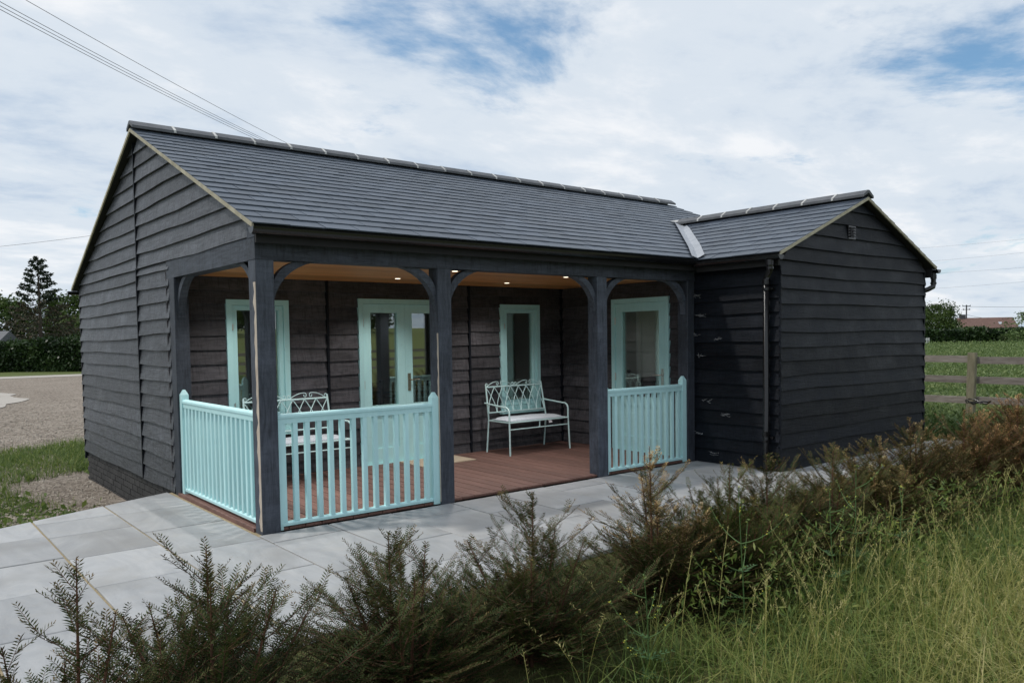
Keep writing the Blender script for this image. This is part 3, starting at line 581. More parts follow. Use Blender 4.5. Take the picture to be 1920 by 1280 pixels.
for mt, rr in slates[:300]:
    o = link('slate', smesh, 'slate', rr); o.matrix_world = mt
for rr in (roof, wroof):
    V, Q = [], []
    base = np.array([v.co[:] for v in smesh.vertices]); bq = np.array([p.vertices[:] for p in smesh.polygons])
    for mt, r2 in slates[300:]:
        if r2 is not rr: continue
        a = np.array(mt); Q.append(bq+len(V)*8); V.append(base@a[:3, :3].T+a[:3, 3])
    if V: tag(link('slates', np_mesh('slates', np.concatenate(V), np.concatenate(Q), tint=np.repeat(np.random.default_rng(3).uniform(.8, 1.2, len(V)), 8)), 'slate_bulk', rr), kind='stuff')
# ridge tiles with mortar joints
def ridge(rr, A, B, slope1, slope2, n):
    A, B = Vector(A), Vector(B); d = (B-A); L = d.length/n; d.normalize(); s_ = Vector((-d.y, d.x, 0))
    for i in range(n):
        p0 = A+d*(L*i+.007); dz = random.uniform(-.003, .004); w = .125; th = .018; l = L-.014
        prof = [(-w, -w*slope1), (-.02, .012), (.02, .012), (w, -w*slope2), (w, -w*slope2-th-.012), (0, -.02), (-w, -w*slope1-th-.012)]
        vs = [p0+s_*a+Vector((0, 0, b_+dz)) for a, b_ in prof]+[p0+d*l+s_*a+Vector((0, 0, b_+dz)) for a, b_ in prof]; k = 7
        o = MB().add([v-p0 for v in vs], [tuple(range(k)), tuple(range(2*k-1, k-1, -1))]+[(j, (j+1) % k, k+(j+1) % k, k+j) for j in range(k)]).build('ridge_tile', 'ridge', rr); o.location = p0
        if i:
            p1 = p0-d*.02; prof2 = [(a*1.02, b_+.004+dz) for a, b_ in prof]
            vs = [p1+s_*a+Vector((0, 0, b_)) for a, b_ in prof2]+[p1+d*.026+s_*a+Vector((0, 0, b_)) for a, b_ in prof2]
            MB().add(vs, [tuple(range(k)), tuple(range(2*k-1, k-1, -1))]+[(j, (j+1) % k, k+(j+1) % k, k+j) for j in range(k)]).build('mortar_joint', 'mortar', rr)
ridge(roof, (-.085, YRI, ZRI+.05), (XR+.02, YRI, ZRI+.05), SLB, SL, 20)
ridge(wroof, (XRI, YW-.095, ZWR+.05), (XRI, YV-.02, ZWR+.05), SLW, SLW, 7)
MB().add([(XRI-.13, YV-.05, ZWR+.01), (XRI+.13, YV-.05, ZWR+.01), (XRI+.1, YV+.1, ZWR+.045), (XRI-.1, YV+.1, ZWR+.045), (XRI, YV-.03, ZWR+.055), (XRI, YV+.09, ZWR+.06)], [(0, 4, 5, 3), (4, 1, 2, 5), (0, 1, 4), (2, 3, 5)]).build('mortar_bed', 'mortar', wroof)
# verge strips
def verge(rr, A, B, nrm):
    A, B, n_ = Vector(A), Vector(B), Vector(nrm); vs = []
    for p in (A, B):
        for (o1, o2) in ((.0, -.022), (.016, -.022), (.016, -.058), (.0, -.058)): vs.append(p+n_*o1+Vector((0, 0, o2)))
    MB().add(vs, [(0, 1, 2, 3), (7, 6, 5, 4)]+[(i, (i+1) % 4, 4+(i+1) % 4, 4+i) for i in range(4)]).build('verge_strip', 'verge', rr)
verge(roof, (-.061, YEV-.02, ZEV-.005), (-.061, YRI, ZRI), (-1, 0, 0)); verge(roof, (-.061, YRI, ZRI), (-.061, YEB, ZEB), (-1, 0, 0))
verge(roof, (XR+.052, YRI, ZRI), (XR+.052, YEV+.4, ZEV+.4*SL), (1, 0, 0))
verge(wroof, (XWE-.01, YW-.071, ZWE-.003), (XRI, YW-.071, ZWR), (0, -1, 0)); verge(wroof, (XRI, YW-.071, ZWR), (XWO+.01, YW-.071, ZWE-.003), (0, -1, 0))
# valley lead
vl = []
for s in (0, .25, .5, .75, 1):
    x = XWE-.03+(XRI-XWE)*s; y = yv_at(min(max(x, XWE), XRI)); z = wz(max(x, XWE-.03))
    vl += [(x-.11, y+.0, ZEV+(y-YEV)*SL+.018), (x, y, z+.008), (x+.09, y-.03, wz(x+.09)+.018)]
MB().add(vl, [f for i in range(4) for f in ((3*i, 3*i+1, 3*i+4, 3*i+3), (3*i+1, 3*i+2, 3*i+5, 3*i+4))]).build('valley_flashing', 'lead', wroof)
# fascia, soffit, gutters, downpipe
MB().box((-.03, YEV+.02, ZEV-.17), (XW-.0, YEV+.045, ZEV-.04)).build('fascia', 'core', cabin); MB().box((-.03, YEV+.045, ZEV-.10), (XW, -.021, ZEV-.085)).build('soffit', 'core', cabin)
MB().box((XWE+.02, YW-.04, ZWE-.17), (XWE+.045, -.12, ZWE-.04)).build('fascia', 'core', cabin); MB().box((XWE+.045, YW-.03, ZWE-.10), (XW-.001, -.02, ZWE-.085)).build('soffit', 'core', cabin)
MB().box((XWO-.045, YW-.04, ZWE-.17), (XWO-.02, 1, ZWE-.04)).build('fascia', 'core', cabin)
def gutter(A, B, r=.052):
    A, B = Vector(A), Vector(B); d = (B-A).normalized(); s_ = Vector((-d.y, d.x, 0)); prof = [(r*math.cos(math.pi+a), r*math.sin(math.pi+a)) for a in np.linspace(0, math.pi, 9)]
    prof += [((r-.006)*x/r, (r-.006)*z/r) for x, z in prof[::-1]]; k = len(prof)
    vs = [A+s_*x+Vector((0, 0, z)) for x, z in prof]+[B+s_*x+Vector((0, 0, z)) for x, z in prof]
    fs = [(j, (j+1) % k, k+(j+1) % k, k+j) for j in range(k)]+[tuple(range(9)), tuple(range(k+8, k-1, -1))]
    return MB().add(vs, fs).build('gutter', 'pvc', cabin)
gutter((-.09, YEV-.035, ZEV-.062), (XWE-.0, YEV-.035, ZEV-.062)); gutter((XWE-.035, -.12, ZWE-.062), (XWE-.035, YW-.11, ZWE-.062)); gutter((XWO+.035, YW-.11, ZWE-.062), (XWO+.035, .4, ZWE-.062)); gutter((-.12, YEB+.035, ZEB-.062), (XR+.06, YEB+.035, ZEB-.062))
def pipe(pts, collars, r=.034):
    o = MB().tube(pts, r, 14).build('downpipe', 'pvc', cabin)
    for (p, dz) in collars: MB().tube([(p[0], p[1], p[2]-dz), (p[0], p[1], p[2]+dz)], r+.007, 14).build('collar', 'pvc', o)
    return o
gx_, gy_ = XWE-.035, YW+.03; px_, py_ = XW-.06, -1.04
dp = pipe([(gx_, gy_, 2.36), (gx_, gy_, 2.27), (gx_+.0, gy_+.005, 2.245), (px_, py_-.005, 2.165), (px_, py_, 2.14), (px_, py_, .0)], [((gx_, gy_, 2.33), .03), ((gx_, gy_, 2.27), .012), ((px_, py_, 2.13), .03), ((px_, py_, 2.05), .014), ((px_, py_, .42), .03), ((px_, py_, .34), .014)])
for z in (2.05, .38): MB().box((px_+.02, py_-.075, z-.012), (px_+.058, py_+.02, z+.012)).build('bracket', 'pvc', dp)
pipe([(XWO+.035, YW-.03, 2.36), (XWO+.035, YW-.03, 2.2), (XWO+.02, YW-.03, 2.17), (XR+.03, YW-.02, 2.13), (XR+.03, YW+.1, 2.1)], [((XWO+.035, YW-.03, 2.31), .03), ((XWO+.035, YW-.03, 2.22), .012)])
# --- windows and doors (local x along the wall, y out of the wall, z up)
def place(o, P0, u, n): o.matrix_world = Matrix(((u[0], n[0], 0, P0[0]), (u[1], n[1], 0, P0[1]), (0, 0, 1, P0[2]), (0, 0, 0, 1)))
def ring(mb, x0, x1, z0, z1, w, y0, y1, wb=None):
    wb = w if wb is None else wb
    mb.box((x0, y0, z0), (x0+w, y1, z1)); mb.box((x1-w, y0, z0), (x1, y1, z1)); mb.box((x0+w, y0, z1-w), (x1-w, y1-.001, z1))
    if wb: mb.box((x0+w, y0, z0), (x1-w, y1-.001, z0+wb))
    return mb
def window(P0, u, n, w, z0, z1):
    f = ring(MB(), 0, w, z0, z1, .062, -.09, .022).build('window', 'paint_door', cabin); place(f, P0, u, n)
    s = ring(MB(), .066, w-.066, z0+.066, z1-.066, .05, -.07, .006, .07).build('sash', 'paint_door', f)
    MB().box((.11, -.045, z0+.12), (w-.11, -.033, z1-.11)).build('pane', 'glass', f)
    MB().add([(-.03, .0, z0), (w+.03, .0, z0), (w+.03, .075, z0-.018), (-.03, .075, z0-.018), (-.03, .0, z0-.045), (w+.03, .0, z0-.045), (w+.03, .075, z0-.045), (-.03, .075, z0-.045)], [(0, 1, 2, 3), (7, 6, 5, 4), (3, 2, 6, 7), (0, 3, 7, 4), (1, 5, 6, 2)]).build('sill', 'paint_door', f)
    for zz in (z0+.3, z1-.3): MB().box((.056, .006, zz-.035), (.072, .028, zz+.035)).build('hinge', 'steel', f)
    return f
ux, nf = (1, 0), (0, -1)
window((W1[0], D, 0), ux, nf, W1[1]-W1[0], W1[2]+.045, W1[3]); window((W2[0], D, 0), ux, nf, W2[1]-W2[0], W2[2]+.045, W2[3])
def leaf(f, x0, x1, z1, hinge_left, handle=True, mat='steel', stile=.105):
    s = MB(); ring(s, x0, x1, .03, z1, stile, -.07, .004, .18); s.box((x0+stile, -.07, .62), (x1-stile, .002, .74)); o = s.build('leaf', 'paint_door', f)
    p_ = MB().box((x0+stile, -.055, .21), (x1-stile, -.02, .62))
    nb = max(2, int((x1-x0-2*stile)/.09))
    for i in range(1, nb): xx = x0+stile+(x1-x0-2*stile)*i/nb; p_.box((xx-.003, -.022, .211), (xx+.003, -.0195, .619))
    p_.build('panel', 'paint_door', f)
    MB().box((x0+stile, -.045, .74), (x1-stile, -.03, z1-stile)).build('pane', 'glass', f)
    hx = x0 if hinge_left else x1
    for zz in (.25, 1.0, 1.75): MB().tube([(hx, .012, zz-.05), (hx, .012, zz+.05)], .009, 8).build('hinge', 'steel', f)
    if handle:
        kx = x1-.05 if hinge_left else x0+.05; sg = -1 if hinge_left else 1
        h = MB().box((kx-.02, .004, .9), (kx+.02, .012, 1.12)).build('handle_plate', mat, f)
        MB().tube([(kx, .01, 1.04), (kx, .05, 1.04), (kx+sg*.02, .06, 1.04), (kx+sg*.12, .055, 1.043)], [.009, .009, .008, .006], 10).build('handle', mat, f)
        MB().tube([(kx, .01, .95), (kx, .016, .95)], .011, 12).build('keyhole', mat, f)
fw = FD[1]-FD[0]
fd = ring(MB(), 0, fw, 0, FD[3], .06, -.09, .022, 0).build('door', 'paint_door', cabin); fd['label'] = 'double glazed french doors'; place(fd, (FD[0], D, 0), ux, nf)
leaf(fd, .063, fw/2-.001, FD[3]-.063, True, False); leaf(fd, fw/2+.001, fw-.063, FD[3]-.063, False, True, 'brass')
MB().box((.06, -.09, .0), (fw-.06, .05, .028)).build('threshold', 'paint_door', fd)
sw_ = SD[1]-SD[0]
sdr = ring(MB(), 0, sw_, 0, SD[3], .06, -.09, .022, 0).build('door', 'paint_door', cabin); sdr['label'] = 'single half glazed side door'; place(sdr, (XW, SD[1], 0), (0, -1), (-1, 0))
leaf(sdr, .063, sw_-.063, SD[3]-.063, True, True, 'steel', .11)
MB().box((.06, -.09, .0), (sw_-.06, .05, .028)).build('threshold', 'paint_door', sdr)
# unseen side opening, added to brighten the wing room: plain frame, no pane
for (P0, u, n, w, z0, z1) in (((XR, YW+.4, 0), (0, 1), (1, 0), 3.3, .35, 2.2),):
    f = ring(MB(), 0, w, z0, z1, .06, -.09, .02).build('window', 'paint_door', cabin); place(f, P0, u, n)

wb = MB(); wr = random.Random(3)
for (y, z) in ((-.05, 2.02), (-.12, 1.78), (-.04, 1.55), (-.1, 1.3), (-.35, 1.5), (-.2, .75), (-.45, .6), (-.08, .35), (-.3, .12)):
    for k in range(7):
        a = (XW-.012, y+wr.uniform(-.06, .06), z+wr.uniform(-.02, .02)); b_ = (XW-.016-wr.uniform(0, .02), y+wr.uniform(-.09, .09), z+wr.uniform(-.025, .03))
        mid = tuple((p+q2)/2 for p, q2 in zip(a, b_)); mid = (mid[0], mid[1], mid[2]-.008); wb.tube([a, mid, b_], .0011, 3, False)
tag(wb.build('cobwebs', 'web', cabin), kind='stuff')
# ------------------------------------------------------------------ railings
def railing(A, B, label, newel_at_end=True, start_post=True):
    A, B = Vector(A), Vector(B); L = (B-A).length; d = (B-A).normalized()
    t_ = empty('porch_railing', A, math.atan2(d.y, d.x)); tag(t_, label, 'railing', 'duck egg blue porch railings')
    n0 = 0.0; n1 = L-.07 if newel_at_end else L
    prof = [(-.032, 0), (-.032, .02), (-.022, .032), (0, .037), (.022, .032), (.032, .02), (.032, 0)]
    MB().prism([(y, z+.918) for y, z in prof], 'x', n0, n1).build('top_rail', 'paint', t_)
    MB().box((n0, -.024, .872), (n1, .024, .917)).build('under_rail', 'paint', t_)
    MB().prism([(-.028, .03), (-.028, .052), (-.012, .064), (.012, .064), (.028, .052), (.028, .03)], 'x', n0, n1).build('bottom_rail', 'paint', t_)
    k = round((n1-n0)/.108); me = MB().cbox((-.021, -.0215, 0), (.021, .0215, .815), .004).mesh('baluster')
    for i in range(k):
        o = link('baluster', me, 'paint', t_); o.location = (n0+(i+.5)*(n1-n0)/k, random.uniform(-.001, .001), .06); o.rotation_euler = (0, 0, R(random.uniform(-2, 2)))
    if newel_at_end:
        h = 1.05; c = .035; vs = [(L-c+x*c, y*c, z) for z, s in ((.0, 1), (h-.05, 1)) for x, y in ((-1, -1), (1, -1), (1, 1), (-1, 1))]+[(L-c+x*c*.3, y*c*.3, h) for x, y in ((-1, -1), (1, -1), (1, 1), (-1, 1))]
        MB().add(vs, [(3, 2, 1, 0), (8, 9, 10, 11)]+[(4*r+i, 4*r+(i+1) % 4, 4*r+4+(i+1) % 4, 4*r+4+i) for r in (0, 1) for i in range(4)]).build('newel', 'paint', t_)
    if start_post: MB().box((0, -.026, .0), (.035, .026, .972)).build('end_stile', 'paint', t_)
    return t_
railing((pwid, .055, .0), (1.72, .055, .0), 'long blue railing between the corner post and the middle post')
railing((.055, pwid, .022), (.055, 2.168, .022), 'blue railing on the end of the porch beside the weathered wall', True, False)
railing((3.805+pwid, .055, .0), (XW-.137, .055, .0), 'short blue railing in front of the half glazed side door')

# ------------------------------------------------------------------ benches
def arc(c, r, a0, a1, n, plane='xz', ry=None):
    return [(c[0]+r*math.cos(a), c[1], c[2]+(ry or r)*math.sin(a)) for a in np.linspace(a0, a1, n)]
def bench(loc, label):
    t_ = empty('garden_bench', loc); tag(t_, label, 'bench', 'pale blue metal benches on the porch')
    Wd, yf, yr, sh = 1.03, -.47, 0.0, .425; hw = Wd/2; tr = .0115
    lean = lambda z: yr-.02+.09*(z-sh)/.5   # back leans away
    for s in (-1, 1):
        x = s*hw
        MB().tube([(x+s*.01, yf-.02, 0), (x, yf, sh), (x, yf, .56), (x, yf+.02, .6), (x, yf+.06, .62), (x, yf+.2, .628), (x, lean(.66)+.03, .655)], tr, 8).build('arm', 'bench', t_)
        MB().tube([(x*.985, yr+.03, 0), (x*.985, yr-.02, sh), (x*.965, lean(.65), .65), (x*.95, lean(.9), .905)], tr, 8).build('leg', 'bench', t_)
        MB().tube([(x, yf, sh), (x*.985, yr-.02, sh)], tr*.8, 8).build('seat_side', 'bench', t_)
    MB().tube([(-hw, yf, sh), (hw, yf, sh)], tr*.85, 8).build('front_rail', 'bench', t_); MB().tube([(-hw, yf, sh-.09), (hw, yf, sh-.09)], tr*.7, 8).build('stretcher', 'bench', t_); MB().tube([(0, yf, sh-.09), (0, yf, sh)], tr*.7, 8).build('strut', 'bench', t_)
    MB().tube([(-hw*.985, yr-.02, sh), (hw*.985, yr-.02, sh)], tr*.85, 8).build('rear_rail', 'bench', t_)
    for i in range(6): y = yf+.06+i*.065; MB().box((-hw, y, sh-.003), (hw, y+.035, sh+.003)).build('seat_slat', 'bench', t_)
    MB().tube([(-hw*.96, lean(.86), .865), (hw*.96, lean(.86), .865)], tr*.9, 8).build('top_rail', 'bench', t_)
    MB().tube([(-hw*.98, lean(.52), .525), (hw*.98, lean(.52), .525)], tr*.8, 8).build('lower_back_rail', 'bench', t_)
    n = 7; w = Wd*.95/n; xs = [-Wd*.475+w*i for i in range(n+1)]
    for i in range(n+1):        # interlaced pointed arches
        for s in (-1, 1):
            x0 = xs[i]; x1 = x0+s*w
            if x1 < xs[0]-.01 or x1 > xs[-1]+.01: continue
            pts = []
            for q_ in np.linspace(0, 1, 7):
                z = .865-.34*q_; pts.append((x0+s*w*math.sin(q_*math.pi/2)**1.0, lean(z)+.004*s, z))
            MB().tube(pts, .0055, 6).build('arch_bar', 'bench', t_)
    def curl(cx, cz, r, s, turn=1.6):  # spiral scroll
        return [(cx+s*r*(1-.62*q_)*math.cos(-math.pi/2+q_*turn*math.pi), lean(.9), cz+r*(1-.62*q_)*math.sin(-math.pi/2+q_*turn*math.pi)) for q_ in np.linspace(0, 1, 12)]
    for k_ in (-1, 1):
        for (a, b_) in (((-.47, -.27)), ((-.03, -.24))):
            x0, x1 = k_*a, k_*b_; s = 1 if x1 > x0 else -1
            c0 = curl(x0, .897, .026, -s)[::-1]; mid = [(x0+(x1-x0)*q_, lean(.9), .872+.062*math.sin(q_*math.pi*.62)) for q_ in np.linspace(.05, .9, 8)]
            top = mid[-1]; c1 = [(top[0]+s*.018*math.sin(a_)*(1-.05*a_), top[1], top[2]-.026+(.026*math.cos(a_))*(1-.08*a_)) for a_ in np.linspace(.3, 5.2, 11)]
            MB().tube(c0+mid+c1, .0048, 6).build('scroll', 'bench', t_)
    return t_
bench((4.495, 2.26, .022), 'pale blue metal scroll bench under the window next to the return wall')
bench((1.215, 2.26, .022), 'pale blue metal scroll bench behind the long railing, left of the french doors')
def cushion(loc, label):
    nx_, ny_ = 16, 9; vs = []
    for j in range(ny_):
        for i in range(nx_):
            u_, v_ = i/(nx_-1)*2-1, j/(ny_-1)*2-1; e_ = (1-abs(u_)**6)*(1-abs(v_)**4)
            vs.append((u_*.485*(1-.02*abs(v_)**4), v_*.2*(1-.03*abs(u_)**6), .018+.03*max(e_, 0)**.5+.004*math.sin(u_*7)*e_+.003*math.sin(v_*5+u_*3)))
    top = len(vs); vs += [(x, y, max(.0, .012-.01*(1-abs(x/.485)))) for x, y, z in vs]
    fs = []
    for j in range(ny_-1):
        for i in range(nx_-1):
            a = j*nx_+i; fs += [(a, a+1, a+nx_+1, a+nx_), (top+a, top+a+nx_, top+a+nx_+1, top+a+1)]
    rim = [i for i in range(nx_)]+[j*nx_+nx_-1 for j in range(1, ny_)]+[(ny_-1)*nx_+i for i in range(nx_-2, -1, -1)]+[j*nx_ for j in range(ny_-2, 0, -1)]
    for a, b_ in zip(rim, rim[1:]+rim[:1]): fs.append((b_, a, top+a, top+b_))
    mb = MB(); mb.add(vs, fs, True); o = mb.build('seat_cushion', 'cushion'); o.location = loc; return tag(o, label, 'cushion', 'grey bench cushions')
c1 = cushion((4.495, 2.01, .448), 'grey seat cushion with a white tag on the bench by the return wall'); cushion((1.215, 2.01, .448), 'grey seat cushion on the bench behind the long railing')
MB().add([(.16, -.2, .004), (.21, -.205, .0), (.225, -.225, -.045), (.17, -.22, -.05)], [(0, 1, 2, 3)]).build('tag', 'tag', c1)
mt_ = MB(); mt_.box((2.66, 1.82, .022), (3.46, 2.34, .034)); tag(mt_.build('doormat', 'mat'), 'beige doormat on the decking at the french doors', 'doormat')

# ------------------------------------------------------------------ furniture glimpsed through the glass
tb = empty('dining_table', (3.3, 4.1, 0)); tag(tb, 'dark dining table with teal cloth inside the french doors', 'table')
MB().box((-.8, -.45, .72), (.8, .45, .76)).build('table_top', 'darkwood', tb); MB().box((-.82, -.2, .762), (.82, .2, .768)).build('runner', 'teal', tb)
for sx in (-1, 1):
    for sy in (-1, 1): MB().box((sx*.72-.035, sy*.38-.035, 0), (sx*.72+.035, sy*.38+.035, .72)).build('leg', 'darkwood', tb)
def chair(loc, rz, label):
    t_ = empty('dining_chair', loc, rz); tag(t_, label, 'chair', 'dining chairs inside the cabin')
    MB().box((-.22, -.22, .43), (.22, .22, .48)).build('seat', 'teal', t_)
    for sx in (-1, 1):
        MB().box((sx*.2-.02, -.21, 0), (sx*.2+.02, -.17, .43)).build('leg', 'darkwood', t_); MB().box((sx*.2-.02, .18, 0), (sx*.2+.02, .22, 1.0)).build('leg', 'darkwood', t_)
    for z in (.6, .75, .9): MB().box((-.18, .19, z), (.18, .21, z+.07)).build('back_slat', 'darkwood', t_)
chair((2.75, 3.45, 0), R(180), 'dark wooden chair with its back to the fixed french door leaf'); chair((3.55, 3.4, 0), R(190), 'dark wooden chair with its back to the handled french door leaf')
sf = empty('sofa', (7.6, 2.35, 0), 0); tag(sf, 'black sofa seen through the glass of the side door', 'sofa')
MB().box((-.8, -.45, .12), (.8, .3, .42)).build('seat', 'blackcloth', sf); MB().box((-.8, .3, .12), (.8, .5, .85)).build('backrest', 'blackcloth', sf)
for s in (-1, 1): MB().box((s*.9-.1, -.45, .0), (s*.9+.1, .5, .6)).build('armrest', 'blackcloth', sf)

# ------------------------------------------------------------------ vegetation builders
rng = np.random.default_rng(11)
def norm(a): return a/(np.linalg.norm(a, axis=-1, keepdims=True)+1e-9)
class Yew:
    def __init__(s, seed): s.r = np.random.default_rng(seed); s.V = []; s.T = []; s.stem = MB()
    def shoot(s, p0, d, L, bend, flat, nl, tint, sp=.0052, w=.0026, tip=0.0):
        r = s.r; n = max(4, int(L/sp)); q_ = np.linspace(.04, 1, n); d = norm(np.asarray(d, float))
        P = p0+d*(L*q_)[:, None]+np.array(bend)*(L*q_**2)[:, None]
        Tn = norm(d+2*np.array(bend)*q_[:, None]); up = np.array([0, 0, 1.]); S_ = norm(np.cross(Tn, up+.001)); B = np.cross(S_, Tn)
        if flat: ang = np.where(np.arange(n) % 2 == 0, 0, math.pi)+r.normal(0, .35, n)
        else: ang = np.arange(n)*2.4+r.normal(0, .2, n)
        side = S_*np.cos(ang)[:, None]+B*np.sin(ang)[:, None]*(1 if not flat else .6)+B*(.25 if flat else 0)
        fw = .55+.5*q_**3
        D_ = norm(side+Tn*fw[:, None]); ln = nl*(1-.45*q_**6)*r.uniform(.8, 1.1, n); wv = norm(np.cross(D_, B+.3*r.normal(size=(n, 3))))*w
        mid = P+D_*(ln*.45)[:, None]; end = P+D_*ln[:, None]-np.array([0, 0, .12])*ln[:, None]*r.uniform(0, 1, n)[:, None]
        s.V.append(np.stack([P, mid+wv, end, mid-wv], 1).reshape(-1, 3))
        tv = np.clip(tint+r.normal(0, .07, n)+tip*q_**2, 0, 1); s.T.append(np.repeat(tv, 4))
        k = 4; qq = np.linspace(0, 1, k); Q = p0+d*(L*qq)[:, None]+np.array(bend)*(L*qq**2)[:, None]
        rr = .0012+.0035*L
        s.stem.tube(Q, [rr, rr*.8, rr*.55, rr*.25], 3, False)
        return Q, P, Tn, S_
    def bush(s, h, spread, leads, brown=.0, tipgold=.0, fine=1.0):
        r = s.r
        for k in range(int(46*spread/.4)):
            az = r.uniform(0, 6.28); rad = r.uniform(.0, .18); p0 = np.array([math.cos(az)*rad, math.sin(az)*rad, r.uniform(.03, .25)*h]); ln = r.uniform(.28, .52)*(spread/.42); el = r.uniform(.12, .8); tn = .2+brown+r.normal(0, .07)
            Q2, P2, T2, S2 = s.shoot(p0, np.array([math.cos(az), math.sin(az), el]), ln, (0, 0, .12), True, .028, tn, .0046, .0024, .2)
            for j in range(5):
                ii = int((.3+.13*j)*len(P2)); s.shoot(P2[ii], T2[ii]+S2[ii]*(.8 if j % 2 else -.8)+r.normal(0, .12, 3), r.uniform(.06, .15), (0, 0, .1), True, .025, tn+.03, .0048, .0024, .2)
        for li in range(leads):
            a = li/leads*2*math.pi+r.uniform(-.4, .4); lean = spread*r.uniform(.15, 1.0) if li else .02
            hh = h*(1 if li == 0 else r.uniform(.5, .97)*(1-.15*lean/spread))
            base = np.array([math.cos(a)*.05, math.sin(a)*.05, 0]); d = np.array([math.cos(a)*lean*.6, math.sin(a)*lean*.6, hh]); L = np.linalg.norm(d)
            Q, P, Tn, S_ = s.shoot(base, d, L, (math.cos(a)*lean*.08, math.sin(a)*lean*.08, 0), False, .028, .26+brown, .0046/fine, .0024, .42+tipgold)
            s.stem.tube(Q, [.010, .007, .0045, .0015], 5, False)
            for k in range(12 if li == 0 else 6):
                q_ = r.uniform(.72, .985); i = min(len(P)-1, int(q_*len(P))); az = r.uniform(0, 6.28)
                s.shoot(P[i], np.array([math.cos(az), math.sin(az), r.uniform(.7, 1.6)]), r.uniform(.035, .10)*(1.25-q_*.6), (0, 0, .1), True, .024, .4+brown+tipgold*.8, .0042, .0024, .25+tipgold)
            m = int(27*hh/.8*fine)
            for k in range(m):
                q_ = .02+.86*((k+r.uniform(0, 1))/m)**1.75; i = min(len(P)-1, int(q_*len(P))); az = r.uniform(0, 2*math.pi)
                ln = (.07+.40*(1-q_)**.8)*r.uniform(.55, 1.15)*(spread/.35)**.5; elev = r.uniform(.35, 1.25)*(.55+.75*q_)
                dd = np.array([math.cos(az), math.sin(az), elev]); dd = dd+np.array([math.cos(a), math.sin(a), 0])*.4*(1-q_)
                tn = .18+.24*q_+brown+r.normal(0, .07)
                Q2, P2, T2, S2 = s.shoot(P[i], dd, ln, (0, 0, .14), True, .028*(1 if ln > .1 else .8), tn, .0044/fine, .0024, .32+tipgold*q_)
                nt_ = int(ln/.085)
                for j in range(nt_):
                    q2 = .2+.65*(j+.5)/nt_; ii = int(q2*len(P2)); sd_ = S2[ii]*(1 if j % 2 else -1); l2 = (.05+.13*(1-q2))*r.uniform(.6, 1.2)*min(1, ln/.2+.25)
                    s.shoot(P2[ii], T2[ii]*1.0+sd_*.75+r.normal(0, .12, 3), l2, (0, 0, .1), True, .025, tn+.03, .0046/fine, .0024, .2+tipgold*q_)
    def build(s, name):
        V = np.concatenate(s.V); return np_mesh(name, V, np.arange(len(V)).reshape(-1, 4), tint=np.concatenate(s.T)), s.stem.mesh(name+'_stem')
def yew_variant(seed, *a, **k): y = Yew(seed); y.bush(*a, **k); return y.build('yew_foliage')
YV_ = {'a': yew_variant(1, .85, .22, 6, tipgold=.05), 'b': yew_variant(2, .80, .46, 9), 'c': yew_variant(3, .95, .40, 9, tipgold=.5), 'd': yew_variant(4, .80, .45, 9, brown=.05), 'e': yew_variant(5, .85, .5, 9, brown=.15, tipgold=.1)}
def yew(kind, x, y, h, rz, label, sc=1.0, col=(1, 1, 1)):
    t_ = empty('yew_bush', (x, y, -.05), rz); tag(t_, label, 'yew', 'young yews planted in a row beside the lawn')
    base = {'a': .85, 'b': .80, 'c': .95, 'd': .80, 'e': .85}[kind]; f = (h+.05)/base; t_.scale = (sc*1.15, sc*1.15, f)
    fo = link('foliage', YV_[kind][0], 'yew', t_); fo.color = (*col, 1); st = link('stem', YV_[kind][1], 'yewbark', t_)
    return t_
yew('a', -1.98, -3.34, .86, .3, 'narrow dark upright yew at the end of the row beside the wide paving')
yew('b', -1.50, -3.30, .80, 1.2, 'spreading dark yew with several bare upright leaders in front of the paving')
yew('b', -.62, -3.22, .72, 3.0, 'bushy green yew standing before the corner post of the porch')
yew('d', .06, -3.26, .78, .8, 'dark yew with upright tips standing before the long railing')
yew('c', 1.02, -3.28, .93, 2.2, 'tall yew with pale golden tips standing before the open porch bay', 1.0, (1.05, 1, .95))
yew('b', 1.50, -3.36, .78, 4.1, 'green yew close beside the golden tipped yew', .85, (1.25, 1.3, 1.0))
yew('d', 2.12, -3.30, .77, 2.6, 'brownish green yew standing before the downpipe of the wing')
yew('d', 2.75, -3.25, .74, 5.2, 'low brownish yew standing before the near corner of the wing', 1.0, (1.1, 1.05, .95))
yew('e', 3.45, -3.30, .76, .4, 'bronze tinted yew standing before the middle of the wing gable', 1.0, (1.0, 1.05, .9))
yew('e', 4.25, -3.25, .84, 1.9, 'bronze yew standing before the far half of the wing gable', 1.05)
yew('e', 5.05, -3.3, .86, 3.3, 'russet yew standing before the far corner of the wing', 1.05, (1.1, .9, .85))
yew('e', 5.85, -3.35, .95, 4.8, 'tall russet yew with upright shoots standing before the rail fence', 1.1, (1.1, .85, .8))
yew('e', 6.75, -3.3, .92, .9, 'russet yew second from the far end of the row', 1.1, (1.1, .9, .8))
yew('e', 7.6, -3.2, .9, 2.4, 'russet yew at the far end of the row toward the field', 1.1, (1.05, .9, .8))
